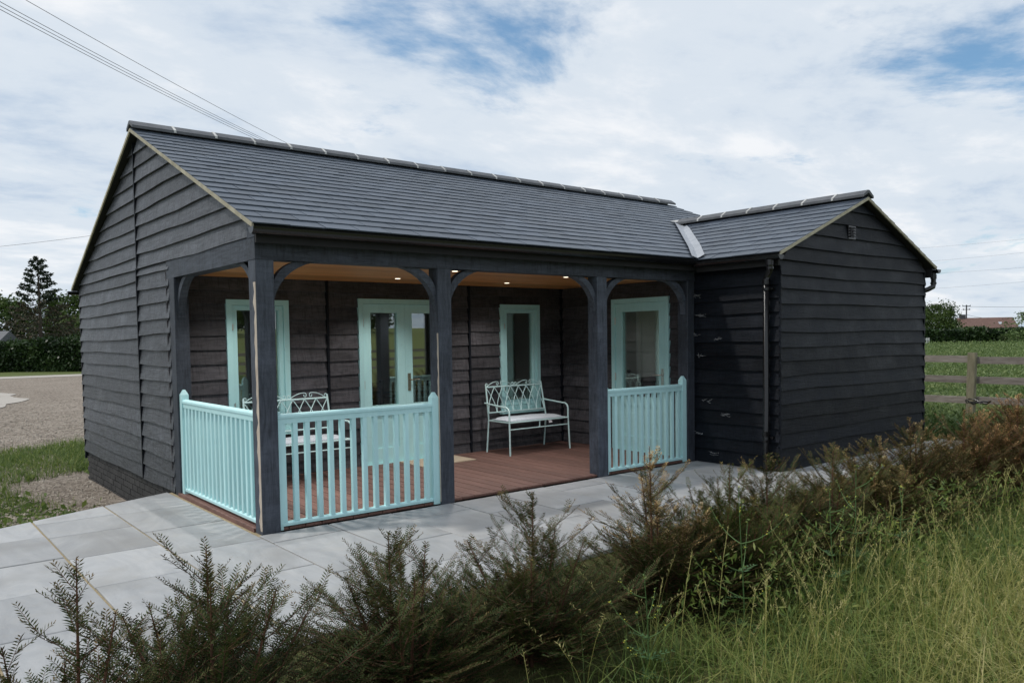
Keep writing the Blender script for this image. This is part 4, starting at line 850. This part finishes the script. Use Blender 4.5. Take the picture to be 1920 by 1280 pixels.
def blades(P, h, lean, w, tint, r, segs=3, droop=.5):
    n = len(P); az = r.uniform(0, 2*math.pi, n); dr = np.stack([np.cos(az), np.sin(az), np.zeros(n)], 1); sd_ = np.stack([-np.sin(az), np.cos(az), np.zeros(n)], 1)
    V = []; 
    for i in range(segs+1):
        q_ = i/segs; p = P+dr*(lean*h*q_**2)[:, None]+np.array([0, 0, 1.])*(h*(q_-droop*lean*q_**3))[:, None]
        ww = w*(1-.92*q_**1.4); V += [p-sd_*ww[:, None], p+sd_*ww[:, None]]
    V = np.stack(V, 1); k = 2*(segs+1); b_ = (np.arange(n)*k)[:, None]
    Q = np.concatenate([b_+np.array([[2*i, 2*i+1, 2*i+3, 2*i+2]]) for i in range(segs)], 0)
    tt = np.stack([tint+.0*i for i in range(k)], 1)+np.repeat(np.linspace(-.15, .15, segs+1), 2)[None]
    return V.reshape(-1, 3), Q, np.clip(tt, 0, 1).ravel()
def join(parts):
    V, Q, T, o_ = [], [], [], 0
    for v, q_, t_ in parts: V.append(v); Q.append(q_+o_); T.append(t_); o_ += len(v)
    return np.concatenate(V), np.concatenate(Q), np.concatenate(T)
def low_noise(x, y): return .5+.25*np.sin(1.7*x+2.3*y)+.25*np.sin(3.1*x-1.9*y+1)
# tall meadow grass between the camera and the yews
n = 52000; x = rng.uniform(-.6, 10.5, n); y = rng.uniform(-6.4, -3.55, n); d_ = np.hypot(x-CAM[0], y-CAM[1])
k = (d_ > 1.7) & (y < -3.62-.25*low_noise(x*2, y)) & ((x > .3+.15*np.sin(y*9)-.45*(y+4.0)) | (rng.uniform(size=n) < .12)); x, y = x[k], y[k]; n = len(x)
P = np.stack([x, y, H(x, y)-.01], 1); dry = np.clip(.5*(-y-4.0)+.3*low_noise(x, y*1.5), 0, .75)
gA = blades(P, rng.uniform(.22, .5, n)*(.75+.4*low_noise(x*.8, y)), rng.uniform(.2, 1.35, n), rng.uniform(.0014, .0042, n), np.clip(.2+.75*dry*rng.uniform(.4, 1.2, n)+rng.normal(0, .13, n), 0, 1), rng, 4)
# seed heads on long stalks
ns = 2200; i = rng.integers(0, n, ns); hs = rng.uniform(.42, .68, ns); ln_ = rng.uniform(.15, .5, ns); az = rng.uniform(0, 6.28, ns)
V2, T2 = [], []
for a in range(ns):
    p = P[i[a]]; dr = np.array([math.cos(az[a]), math.sin(az[a]), 0]); pts = [p+dr*ln_[a]*hs[a]*q_**2+np.array([0, 0, hs[a]*(q_-.25*ln_[a]*q_**3)]) for q_ in np.linspace(0, 1, 5)]
    sd_ = np.array([-dr[1], dr[0], 0])*.0012
    for b_ in range(4): V2 += [pts[b_]-sd_, pts[b_]+sd_, pts[b_+1]+sd_, pts[b_+1]-sd_]; T2 += [.65]*4
    for b_ in range(14):
        q_ = .8+.2*b_/13; c_ = p+dr*ln_[a]*hs[a]*q_**2+np.array([0, 0, hs[a]*(q_-.25*ln_[a]*q_**3)]); dv = rng.normal(0, .006, 3)+np.array([0, 0, .008]); sv = np.cross(dv, rng.normal(size=3)); sv = sv/np.linalg.norm(sv)*.0016
        V2 += [c_, c_+dv*.5+sv, c_+dv*1.4, c_+dv*.5-sv]; T2 += [.85]*4
V2 = np.array(V2); gB = (V2, np.arange(len(V2)).reshape(-1, 4), np.array(T2))
# leafy weeds mixed in
nw = 13000; x = rng.uniform(.3, 9, nw); y = -3.62-rng.exponential(.28, nw); k = (low_noise(x*2.2, y*3) > .3) & (x > .7-.4*(y+3.7)); P3 = np.stack([x, y, H(x, y)+rng.uniform(.02, .5, nw)*(.6+.6*low_noise(x*1.7, y*1.1))], 1)[k]
v3, q3 = leaf_cards(P3, rng.uniform(.02, .062, len(P3)), rng, .6, .24); gC = (v3, q3, np.repeat(rng.uniform(.0, .5, len(P3)), 4))
V, Q, T = join([gA, gB, gC]); o = link('tall_grass', np_mesh('tall_grass', V, Q, tint=T), 'grass'); tag(o, 'tall meadow grass with seed heads on the near side of the yews', 'grass', kind='stuff')
# lawn blades
n = 70000; x = rng.uniform(-1.4, 6.5, n); y = rng.uniform(-3.9, -1.8, n); k = (y < lawn_edge(x)+.0) & ((x > -1.32) | (y < -4)); x, y = x[k], y[k]; n = len(x)
V, Q, T = blades(np.stack([x, y, np.full(n, -.04)], 1), rng.uniform(.018, .045, n), rng.uniform(.2, 1.2, n), rng.uniform(.0012, .0022, n), np.clip(rng.normal(.45, .22, n), 0, 1), rng, 2)
o = link('lawn_grass', np_mesh('lawn_grass', V, Q, tint=T), 'lawnblade'); tag(o, 'short lawn grass between the paving and the yews', 'grass', kind='stuff')
# grass patch at the end of the cabin
n = 60000; x = rng.uniform(-4.5, 2.2, n); y = rng.uniform(.2, 12.4, n)
k = (y > 2.05+.45*np.minimum(x, 0)+rng.normal(0, .1, n)) & (x < -.75-.35*np.sin(y*1.1+.6)+.5*sstep(6.4, 8.0, y)*3.5+rng.normal(0, .12, n)) & (y < 11.3+.5*np.maximum(x, -1.5)+wob(x, y)*.5) & ((x < -.05) | (y > 7)); x, y = x[k], y[k]; n = len(x)
tall = .35+.75*sstep(4.0, 6.5, y)
V1 = blades(np.stack([x, y, H(x, y)-.01], 1), rng.uniform(.06, .24, n)*tall, rng.uniform(.2, 1.0, n), rng.uniform(.003, .006, n), np.clip(rng.normal(.25, .14, n)+.12*(1-tall), 0, 1), rng, 3)
k = rng.integers(0, n, 2200); P3 = np.stack([x[k], y[k], H(x[k], y[k])+.02], 1); v3, q3 = leaf_cards(P3, rng.uniform(.04, .12, 2200), rng, .8, .5)
V, Q, T = join([V1, (v3, q3, np.repeat(rng.uniform(.1, .45, 2200), 4))]); o = link('yard_grass', np_mesh('yard_grass', V, Q, tint=T), 'grass'); tag(o, 'green grass patch between the gravel yard and the paving', 'grass', kind='stuff')
# pebbles on the gravel strip
n = 5200; x = rng.uniform(-2.2, .0, n); y = rng.uniform(1.6, 9, n); k = (y > 2.25+.45*x) & (x > -1.7); x, y = x[k], y[k]; n = len(x); r_ = rng.uniform(.006, .022, n)*rng.choice([1, 1, 1, 1.6], n)
oc = np.array([[1, 0, 0], [0, 1, 0], [-1, 0, 0], [0, -1, 0], [0, 0, .7], [0, 0, -.7]]); V = oc[None]*(1+.3*rng.normal(size=(n, 6, 1)))*r_[:, None, None]; a_ = rng.uniform(0, 6.28, n); ca, sa = np.cos(a_), np.sin(a_)
V = np.stack([V[..., 0]*ca[:, None]-V[..., 1]*sa[:, None], V[..., 0]*sa[:, None]+V[..., 1]*ca[:, None], V[..., 2]], -1)+np.stack([x, y, H(x, y)+.012], 1)[:, None]
m2 = 9000; xx = rng.uniform(-7, 3.5, m2); yy = 11+rng.exponential(5, m2); r2 = rng.uniform(.012, .04, m2); a2 = rng.uniform(0, 6.28, m2)
Vb = oc[None]*(1+.3*rng.normal(size=(m2, 6, 1)))*r2[:, None, None]; Vb = Vb+np.stack([xx, yy, H(xx, yy)+.016], 1)[:, None]; V = np.concatenate([V, Vb]); n = n+m2
tr_ = np.array([[0, 1, 4], [1, 2, 4], [2, 3, 4], [3, 0, 4], [1, 0, 5], [2, 1, 5], [3, 2, 5], [0, 3, 5]])
o = link('pebbles', np_mesh('pebbles', V, None, (tr_[None]+(np.arange(n)*6)[:, None, None]).reshape(-1, 3)), 'pebble'); tag(o, 'loose pebbles at the foot of the end wall', 'pebbles', kind='stuff')
# field of leafy crop and weeds beyond the fence
n = 90000; u_ = rng.uniform(1690, 2080, n); dep = 10.5*np.exp(rng.uniform(0, 1, n)**1.15*math.log(9.5)); dirs = F_[None]+R_[None]*((u_-CX)/FPX)[:, None]; P = CAM[None]+dirs*dep[:, None]; P[:, 2] = H(P[:, 0], P[:, 1])
k = (P[:, 0] > 9.6); P, dep = P[k], dep[k]; n = len(P); ln_ = rng.uniform(.03, .085, n)*(1+dep/34); P[:, 2] += rng.uniform(0, .25, n)*(1+dep/60)
v3, q3 = leaf_cards(P, ln_, rng, .6, .4); tn = np.clip(.35+.3*low_noise(P[:, 0]*.3, P[:, 1]*.25)+rng.normal(0, .2, n), 0, 1)
n2 = 16000; k = rng.integers(0, n, n2); Pb = P[k].copy(); Pb[:, 2] = H(Pb[:, 0], Pb[:, 1]); Pb[:, :2] += rng.normal(0, .3, (n2, 2)); bl = blades(Pb, rng.uniform(.15, .5, n2), rng.uniform(.1, .7, n2), .004*(1+dep[k]/14), np.clip(rng.normal(.55, .2, n2), 0, 1), rng, 2)
V, Q, T = join([(v3, q3, np.repeat(tn, 4)), bl]); o = link('field_plants', np_mesh('field_plants', V, Q, tint=T), 'field'); tag(o, 'leafy green crop and weeds filling the field beyond the rail fence', 'crop', kind='stuff')

# ------------------------------------------------------------------ wild plants in front of the yews
def wild_plant(loc, h, seed, label):
    r = np.random.default_rng(seed); t_ = empty('wild_mustard', loc); tag(t_, label, 'weed', 'wild flowering weeds by the yews')
    main = [np.array([.03*math.sin(q_*3+seed), .03*math.cos(q_*2+seed)-.03, h*q_]) for q_ in np.linspace(0, 1, 7)]
    def green(mb_mesh, tint):
        a = mb_mesh.attributes.new('tint', 'FLOAT', 'POINT'); a.data.foreach_set('value', np.full(len(mb_mesh.vertices), tint, np.float32)); return mb_mesh
    link('stem', green(MB().tube(main, list(np.linspace(.0045, .0016, 7)), 6).mesh('stem'), .55), 'weed', t_)
    fl, tips = MB(), [main[-1]]
    for b_ in range(7):
        q_ = .35+.6*b_/7; p = main[int(q_*6)]; az = b_*2.4+seed; L = h*(.42-.25*q_)*r.uniform(.8, 1.2); d = np.array([math.cos(az), math.sin(az), .25])
        pts = [p+d*L*s_+np.array([0, 0, .45])*L*s_**2.5 for s_ in np.linspace(0, 1, 6)]
        link('branch', green(MB().tube(pts, list(np.linspace(.003, .0012, 6)), 5).mesh('branch'), .6), 'weed', t_); tips += [pts[-1], pts[-2], pts[3]]
    V, T = [], []
    for p in tips:
        for k in range(9):
            a = r.uniform(0, 6.28); c_ = p+r.normal(0, .005, 3); d = np.array([math.cos(a), math.sin(a), .5])*.007; s_ = np.array([-math.sin(a), math.cos(a), 0])*.0045; V += [c_, c_+d*.6+s_, c_+d, c_+d*.6-s_]; T += [.93 if k < 3 else .75]*4
    tag(link('flowers', np_mesh('flowers', V, np.arange(len(V)).reshape(-1, 4), tint=T), 'weed', t_), kind='stuff')
    V, T = [], []
    for k in range(11):
        q_ = r.uniform(.05, .55); p = main[int(q_*6)]; a = r.uniform(0, 6.28); d = norm(np.array([math.cos(a), math.sin(a), .3])); s_ = np.array([-math.sin(a), math.cos(a), 0]); L = r.uniform(.07, .15)
        for j in range(5):
            c_ = p+d*L*j/5-np.array([0, 0, .03])*(j/5)**2; w = L*.22*(1-.12*j); 
            for sg in (-1, 1): V += [c_, c_+d*w*.6+s_*sg*w*.35, c_+d*w*.8+s_*sg*w, c_+d*w*.1+s_*sg*w*.5]; T += [r.uniform(.1, .4)]*4
    tag(link('leaves', np_mesh('leaves', V, np.arange(len(V)).reshape(-1, 4), tint=T), 'weed', t_), kind='stuff')
wild_plant((.18, -3.85, -.05), .56, 1, 'yellow flowered weed standing alone before the dark yew with upright tips')
wild_plant((.95, -3.80, -.05), .84, 2, 'tall branching weed with yellow buds before the golden tipped yew')
wild_plant((1.75, -3.85, -.05), .72, 3, 'bushy flowering weed rising out of the tall grass before the downpipe')
wild_plant((2.15, -3.80, -.05), .80, 4, 'leafy flowering weed among tall grass before the near wing corner')
wild_plant((2.6, -3.86, -.05), .62, 5, 'short flowering weed at the edge of the tall grass by the bronze yew')

# ------------------------------------------------------------------ rail fence beside the field
def fence(A, B, label, nposts, zs, zb=-.35, cat='fence', ph=1.2):
    A, B = Vector(A), Vector(B); d = (B-A).normalized(); L = (B-A).length; s_ = Vector((-d.y, d.x, 0)); ang = math.atan2(d.y, d.x)
    t_ = empty('rail_fence', A, ang); tag(t_, label, cat)
    for i in range(nposts):
        x = L*i/(nposts-1); o = MB().cbox((-.06, -.045, zb), (.06, .045, ph+random.uniform(-.02, .02)), .008).build('post', 'fencepost', t_); o.location = (x, 0, 0); o.rotation_euler = (R(random.uniform(-1, 1)), R(random.uniform(-1, 1)), 0)
    for z in zs:
        for i in range(nposts-1):
            x0, x1 = L*i/(nposts-1), L*(i+1)/(nposts-1); o = MB().box((0.003, 0, -.055), (x1-x0-.003, .04, .055)).build('rail', 'fencewood', t_); o.location = (x0, -.088, z+random.uniform(-.008, .008)); o.rotation_euler = (0, R(random.uniform(-.35, .35)), 0)
    return t_
fence((11.2, -8.15, 0), (11.2, 4.45, 0), 'weathered three rail fence between the cabin and the green field', 8, (1.09, .77, .44))
fence((-12, -18, 0), (31.2, -19, 0), 'long three rail fence across the field in front of the cabin', 19, (1.05, .7, .35))
V = [np.array([11.12-.01*k, -.95-.5*math.sin(k*.35)*.5-.02*k, .47-.05*abs(math.sin(k*.5))+.02*math.sin(k*1.7)]) for k in range(18)]
tag(MB().tube(V, .011, 6).build('cable', 'pvc'), 'loose black cable hanging over the bottom rail of the near fence', 'cable')

# ------------------------------------------------------------------ trees, hedges and far things
def tree_meshes(seed, h, cr, ch, nclump, per, leaf, trunk_r=.18, mat='leaf', bottom=.3):
    r = np.random.default_rng(seed); mb = MB(); top = h*.8
    main = [np.array([.04*h*math.sin(q_*2+seed)*q_, .04*h*math.cos(q_*3+seed)*q_, top*q_]) for q_ in np.linspace(0, 1, 7)]; mb.tube(main, list(np.linspace(trunk_r, trunk_r*.2, 7)), 8)
    C = []
    zc = h*bottom+(h*(1-bottom))*.5
    for k in range(nclump):
        v = r.normal(size=3); v /= np.linalg.norm(v); rad = r.uniform(.45, 1)**.6; c_ = np.array([v[0]*cr*rad, v[1]*cr*rad, zc+v[2]*h*(1-bottom)*.5*rad]); C.append(c_)
        if k % 3 == 0: s_ = main[min(6, max(1, int((c_[2]/h)*5)))]; mid = (s_+c_)/2+np.array([0, 0, -.04*h]); mb.tube([s_, mid, c_], [trunk_r*.35, trunk_r*.2, trunk_r*.06], 5)
    C = np.array(C); P = np.repeat(C, per, 0)+r.normal(size=(nclump*per, 3))*np.repeat(r.uniform(.10, .22, nclump)*cr, per)[:, None]*np.array([1, 1, .75])
    v, q_ = leaf_cards(P, r.uniform(.6, 1.3, len(P))*leaf, r, .2, .7); tn = np.repeat(r.uniform(.15, .75, nclump), per)+r.normal(0, .12, len(P))
    return np_mesh('crown', v, q_, tint=np.repeat(np.clip(tn, 0, 1), 4)), mb.mesh('trunk')
def tree(name, meshes, loc, sc, rz, label, mat='leaf', group=None, cat='tree'):
    t_ = empty(name, loc, rz); t_.scale = sc if hasattr(sc, '__len__') else (sc,)*3; tag(t_, label, cat, group); link('crown', meshes[0], mat, t_); link('trunk', meshes[1], 'bark', t_); return t_
T1 = tree_meshes(21, 7, 3.2, 3, 95, 110, .3, bottom=.06); T2_ = tree_meshes(22, 7, 3.0, 3, 90, 110, .3, bottom=.08); T3 = tree_meshes(23, 5, 2.2, 3, 50, 50, .28, .12, bottom=.1)
def gl(u, d, z=None): p = at_depth(u, 640, d); return (p[0], p[1], float(H(p[0], p[1])) if z is None else z)
tree('oak_tree', T1, gl(1756, 130), (1.0, 1.0, .94), .4, 'round green tree at the field edge right beside the cabin wing')
T4 = tree_meshes(24, 5.5, 2.6, 3, 45, 45, .3, .1, bottom=.05)
t4 = tree('willow_tree', T4, gl(1925, 105), (1, 1, .78), 1.0, 'pale green tree behind the field hedge beyond the brown roof'); t4.children[0].data.materials[0] = M['leaf_pale']
tree('shrub', T3, tuple(on_z(1885, 642, float(H(80, -10)))), (.34, .34, .26), .3, 'small green shrub growing alone in the field', cat='shrub')
tree('shrub', T3, gl(1828, 150), (.9, .9, .62), 2, 'yellowish rounded shrub in front of the brown roof', cat='shrub')
# deciduous trees left
tree('lime_tree', T2_, gl(-8, 78), (1.1, 1.1, 1.0), .6, 'dark leafy tree left of the tall conifer'); tree('lime_tree', T1, gl(142, 80), (1.0, 1.0, 1.02), 1.6, 'bright leafy tree between the tall conifer and the cabin')
tree('lime_tree', T2_, gl(-120, 82), 1.1, 2.2, 'leafy tree at the far end of the dark hedge'); tree('lime_tree', T1, gl(215, 84), 1.0, 3.3, 'leafy tree behind the cabin past the end of the gravel yard')
tree('lime_tree', T3, gl(108, 74), (1.1, 1.1, 1.0), 4.0, 'low bushy tree at the foot of the tall conifer')
def conifer(loc, h, label):
    r = np.random.default_rng(5); t_ = empty('spruce_tree', loc); tag(t_, label, 'tree'); mb = MB().tube([(0, 0, 0), (.05, 0, h*.5), (0, 0, h)], [.2, .12, .02], 8); V, Tn = [], []
    P, Dv, tt = [], [], []
    for k in range(84):
        q_ = (k+r.uniform(0, 1))/84; z = h*(.12+.87*q_); L = (h*.40*(1-q_)**.85+.15)*r.uniform(.65, 1.15); az = k*2.4+r.normal(0, .3); d = np.array([math.cos(az), math.sin(az), 0]); pts = [np.array([0, 0, z])+d*L*s_+np.array([0, 0, L*(-.28*s_+.36*s_**2)]) for s_ in np.linspace(0, 1, 5)]
        mb.tube(pts, [.035, .025, .018, .012, .005], 4, False); dead = q_ < .55; m_ = int((150 if not dead else 80)*(.4+L/2)*(.7 if not dead else 1)); s_ = r.uniform(.2 if not dead else .1, 1, m_)**(.6)
        c_ = np.array([0, 0, z])+d*(L*s_)[:, None]+np.array([0, 0, 1.])*(L*(-.28*s_+.36*s_**2))[:, None]+r.normal(0, .07+.03*L, (m_, 3))*np.array([1, 1, .55]); P.append(c_); Dv.append(np.tile(d, (m_, 1))*.8+r.normal(0, .5, (m_, 3))-np.array([0, 0, .5])); tt.append(np.clip(r.normal(.3 if not dead else .68, .16, m_), 0, 1))
    P = np.concatenate(P); v, q2 = leaf_cards(P, r.uniform(.12, .3, len(P)), r, 0, .5, np.concatenate(Dv)); link('crown', np_mesh('crown', v, q2, tint=np.repeat(np.concatenate(tt), 4)), 'conifer', t_); link('trunk', mb.mesh('trunk'), 'bark', t_)
conifer(gl(76, 70), 9.7, 'tall dark conifer with brown lower branches behind the hedge')
def hedge(A, B, h, th, n, leaf, label, seed, mat='hedge'):
    r = np.random.default_rng(seed); A, B = np.array(A), np.array(B); L = np.linalg.norm(B-A); d = (B-A)/L; s_ = np.array([-d[1], d[0], 0]); t_ = empty('hedge', tuple(A)); tag(t_, label, 'hedge')
    u = r.uniform(0, L, n); side = r.choice([-1, 1, 0], n, p=[.45, .25, .3]); hh = h*(1+.05*np.sin(u*.8)+.04*np.sin(u*2.3+1)); z = np.where(side == 0, hh*r.uniform(.93, 1.05, n), hh*r.uniform(0, 1, n)); w = np.where(side == 0, r.uniform(-th/2, th/2, n), side*th/2*(1+r.normal(0, .1, n)))
    P = d[None]*u[:, None]+s_[None]*w[:, None]+np.array([0, 0, 1.])*z[:, None]+r.normal(0, .06, (n, 3)); v, q_ = leaf_cards(P, r.uniform(.6, 1.4, n)*leaf, r, .3, .65); cl_ = .4+.22*np.sin(u*1.1+z*2)+.15*np.sin(u*3.1-z*3); link('foliage', np_mesh('foliage', v, q_, tint=np.repeat(np.clip(cl_+r.normal(0, .13, n), 0, 1), 4)), mat, t_)
    mb = MB(); k = int(L/1.0)
    for i in range(k): p = d*(L*(i+.5)/k); mb.tube([p, p+np.array([.05, 0, h*.5]), p+np.array([-.05, .05, h*.9])], [.06, .04, .015], 5)
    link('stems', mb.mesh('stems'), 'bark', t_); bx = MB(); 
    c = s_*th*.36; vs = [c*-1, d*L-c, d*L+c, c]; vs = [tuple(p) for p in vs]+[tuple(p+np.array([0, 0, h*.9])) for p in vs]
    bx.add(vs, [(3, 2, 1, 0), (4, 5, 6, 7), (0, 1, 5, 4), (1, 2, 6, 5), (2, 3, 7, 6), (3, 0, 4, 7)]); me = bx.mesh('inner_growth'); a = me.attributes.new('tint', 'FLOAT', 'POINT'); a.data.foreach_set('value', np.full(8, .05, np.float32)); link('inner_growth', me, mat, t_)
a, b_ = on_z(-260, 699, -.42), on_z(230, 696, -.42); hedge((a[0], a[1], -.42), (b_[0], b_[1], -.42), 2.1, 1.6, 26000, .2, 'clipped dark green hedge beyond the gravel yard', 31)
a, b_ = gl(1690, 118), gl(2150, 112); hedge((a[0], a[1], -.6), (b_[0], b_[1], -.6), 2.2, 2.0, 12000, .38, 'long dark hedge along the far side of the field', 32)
# far house
def facing(name, u, d, z=-.5):
    p = at_depth(u, 640, d); return empty(name, (p[0], p[1], z), math.atan2(R0[1], R0[0]))
hs_ = facing('house', 1846, 160); tag(hs_, 'far cottage with brown tiled roof, cream gable and chimney', 'house'); hs_.rotation_euler.z += R(-14)
MB().prism([(-3.2, 0), (3.2, 0), (3.2, 2.7), (0, 4.5), (-3.2, 2.7)], 'x', -5, 4.8).build('wall', 'housewall', hs_)
hr = MB().add([(-5.2, -3.5, 2.6), (5, -3.5, 2.6), (5, 0, 4.62), (-5.2, 0, 4.62), (5, 3.5, 2.6), (-5.2, 3.5, 2.6), (-5.2, -3.5, 2.45), (5, -3.5, 2.45), (5, 3.5, 2.45), (-5.2, 3.5, 2.45), (5, 0, 4.47), (-5.2, 0, 4.47)], [(0, 1, 2, 3), (3, 2, 4, 5), (0, 6, 7, 1), (5, 4, 8, 9), (6, 11, 10, 7), (11, 9, 8, 10), (0, 3, 11, 6), (3, 5, 9, 11), (1, 7, 10, 2), (2, 10, 8, 4)]).build('roof', 'rooftile', hs_)
MB().box((-4.6, -.4, 4.2), (-3.6, .4, 5.3)).build('chimney', 'pole', hr); MB().add([(1.9, -2.4, 3.26), (2.5, -2.4, 3.26), (2.5, -1.6, 3.72), (1.9, -1.6, 3.72)], [(0, 1, 2, 3)]).build('skylight', 'lead', hr)
f = MB().box((-5.03, -.6, 1.6), (-5.0, .6, 2.5)).build('window', 'darkwood', hs_); MB().box((-5.05, -.5, 1.7), (-5.03, .5, 2.4)).build('pane', 'glass', f)
po = facing('utility_pole', 1811.5, 172); tag(po, 'dark wooden utility pole with two crossarms beside the far house', 'pole')
MB().tube([(0, 0, 0), (0, 0, 7.6)], [.16, .13], 8).build('shaft', 'pole', po); MB().box((-.85, -.06, 7.25), (.85, .06, 7.4)).build('crossarm', 'pole', po); MB().box((-.75, -.06, 6.55), (.75, .06, 6.68)).build('crossarm', 'pole', po)
for x in (-.8, 0, .8): MB().tube([(x, 0, 7.4), (x, 0, 7.62)], .06, 6).build('insulator', 'pole', po)
for x in (-.68, .68): MB().tube([(x, 0, 6.5), (x, 0, 6.78)], .11, 6).build('insulator', 'pole', po)
sh = facing('shed', -22, 66, -.42); tag(sh, 'small shed with grey roof showing over the dark hedge', 'shed')
MB().box((-1.6, -1.2, 0), (1.6, 1.2, 2.3)).build('wall', 'board', sh); MB().prism([(-1.5, 2.2), (1.5, 2.2), (0, 3.1)], 'x', -1.8, 1.8).build('roof', 'ridge', sh)
gt = facing('field_gate', 1738, 98, -.6); tag(gt, 'small white rail panel at the field edge against the cabin wing', 'gate')
for x in (-.25, .0, .25): MB().box((x-.04, -.04, 0), (x+.04, .04, 1.35)).build('upright', 'whitedoor', gt)
for z in (.3, .7, 1.1): MB().box((-.25, -.03, z), (.25, .03, z+.09)).build('bar', 'whitedoor', gt)
# overhead wires
def wire(a, b_, sag, r_, label, grp):
    a, b_ = np.array(a), np.array(b_); pts = [a+(b_-a)*q_-np.array([0, 0, sag*4*q_*(1-q_)]) for q_ in np.linspace(0, 1, 14)]; tag(MB().tube(pts, r_, 5).build('overhead_wire', 'wire'), label, 'wire', grp)
for (u0, v0, u1, v1, lb) in ((-60, -62, 640, 318, 'uppermost thin overhead wire running down behind the cabin ridge'), (-60, -29, 600, 308, 'second overhead wire, upper one of the close trio above the end gable'), (-60, -21, 595, 308, 'third overhead wire, middle one of the close trio above the end gable'), (-60, -14, 590, 309, 'lowest overhead wire of the close trio above the end gable')):
    wire(at_depth(u0, v0, 26), at_depth(u1, v1, 60), .25, .011, lb, 'overhead wires above the end gable')
wire(at_depth(-60, 468, 70), at_depth(240, 432, 70), .1, .014, 'single thin wire above the tall conifer', 'overhead wires')
for (a_, b2, c_, d_, w_) in ((1700, 467, 1990, 441, 'highest'), (1700, 493, 1990, 466, 'second highest'), (1700, 515, 1990, 496, 'third highest'), (1700, 544, 1990, 522, 'lowest')): wire(at_depth(a_, b2, 120), at_depth(c_, d_, 100), .1, .009, w_+' of the four faint wires in the sky above the field', 'faint wires over the field')
wire(at_depth(1811, 574.5, 172), at_depth(1990, 575, 170), .1, .03, 'wire running from the top of the utility pole', 'overhead wires'); wire(at_depth(1813, 590, 172), at_depth(1990, 570, 140), 1.6, .03, 'sagging wire from the middle of the utility pole', 'overhead wires')
# trees on the rise across the field, mirrored in the porch glass
for i in range(16):
    x = -30+i*9.5+rng.uniform(-2, 2); y = -92+rng.uniform(-8, 8); me = (T1, T2_)[i % 2]
    tree('field_tree', me, (x, y, float(H(x, y))-.2), rng.uniform(.95, 1.4), i*1.3, 'leafy tree in the long row on the rise facing the porch', group='trees on the rise facing the porch')
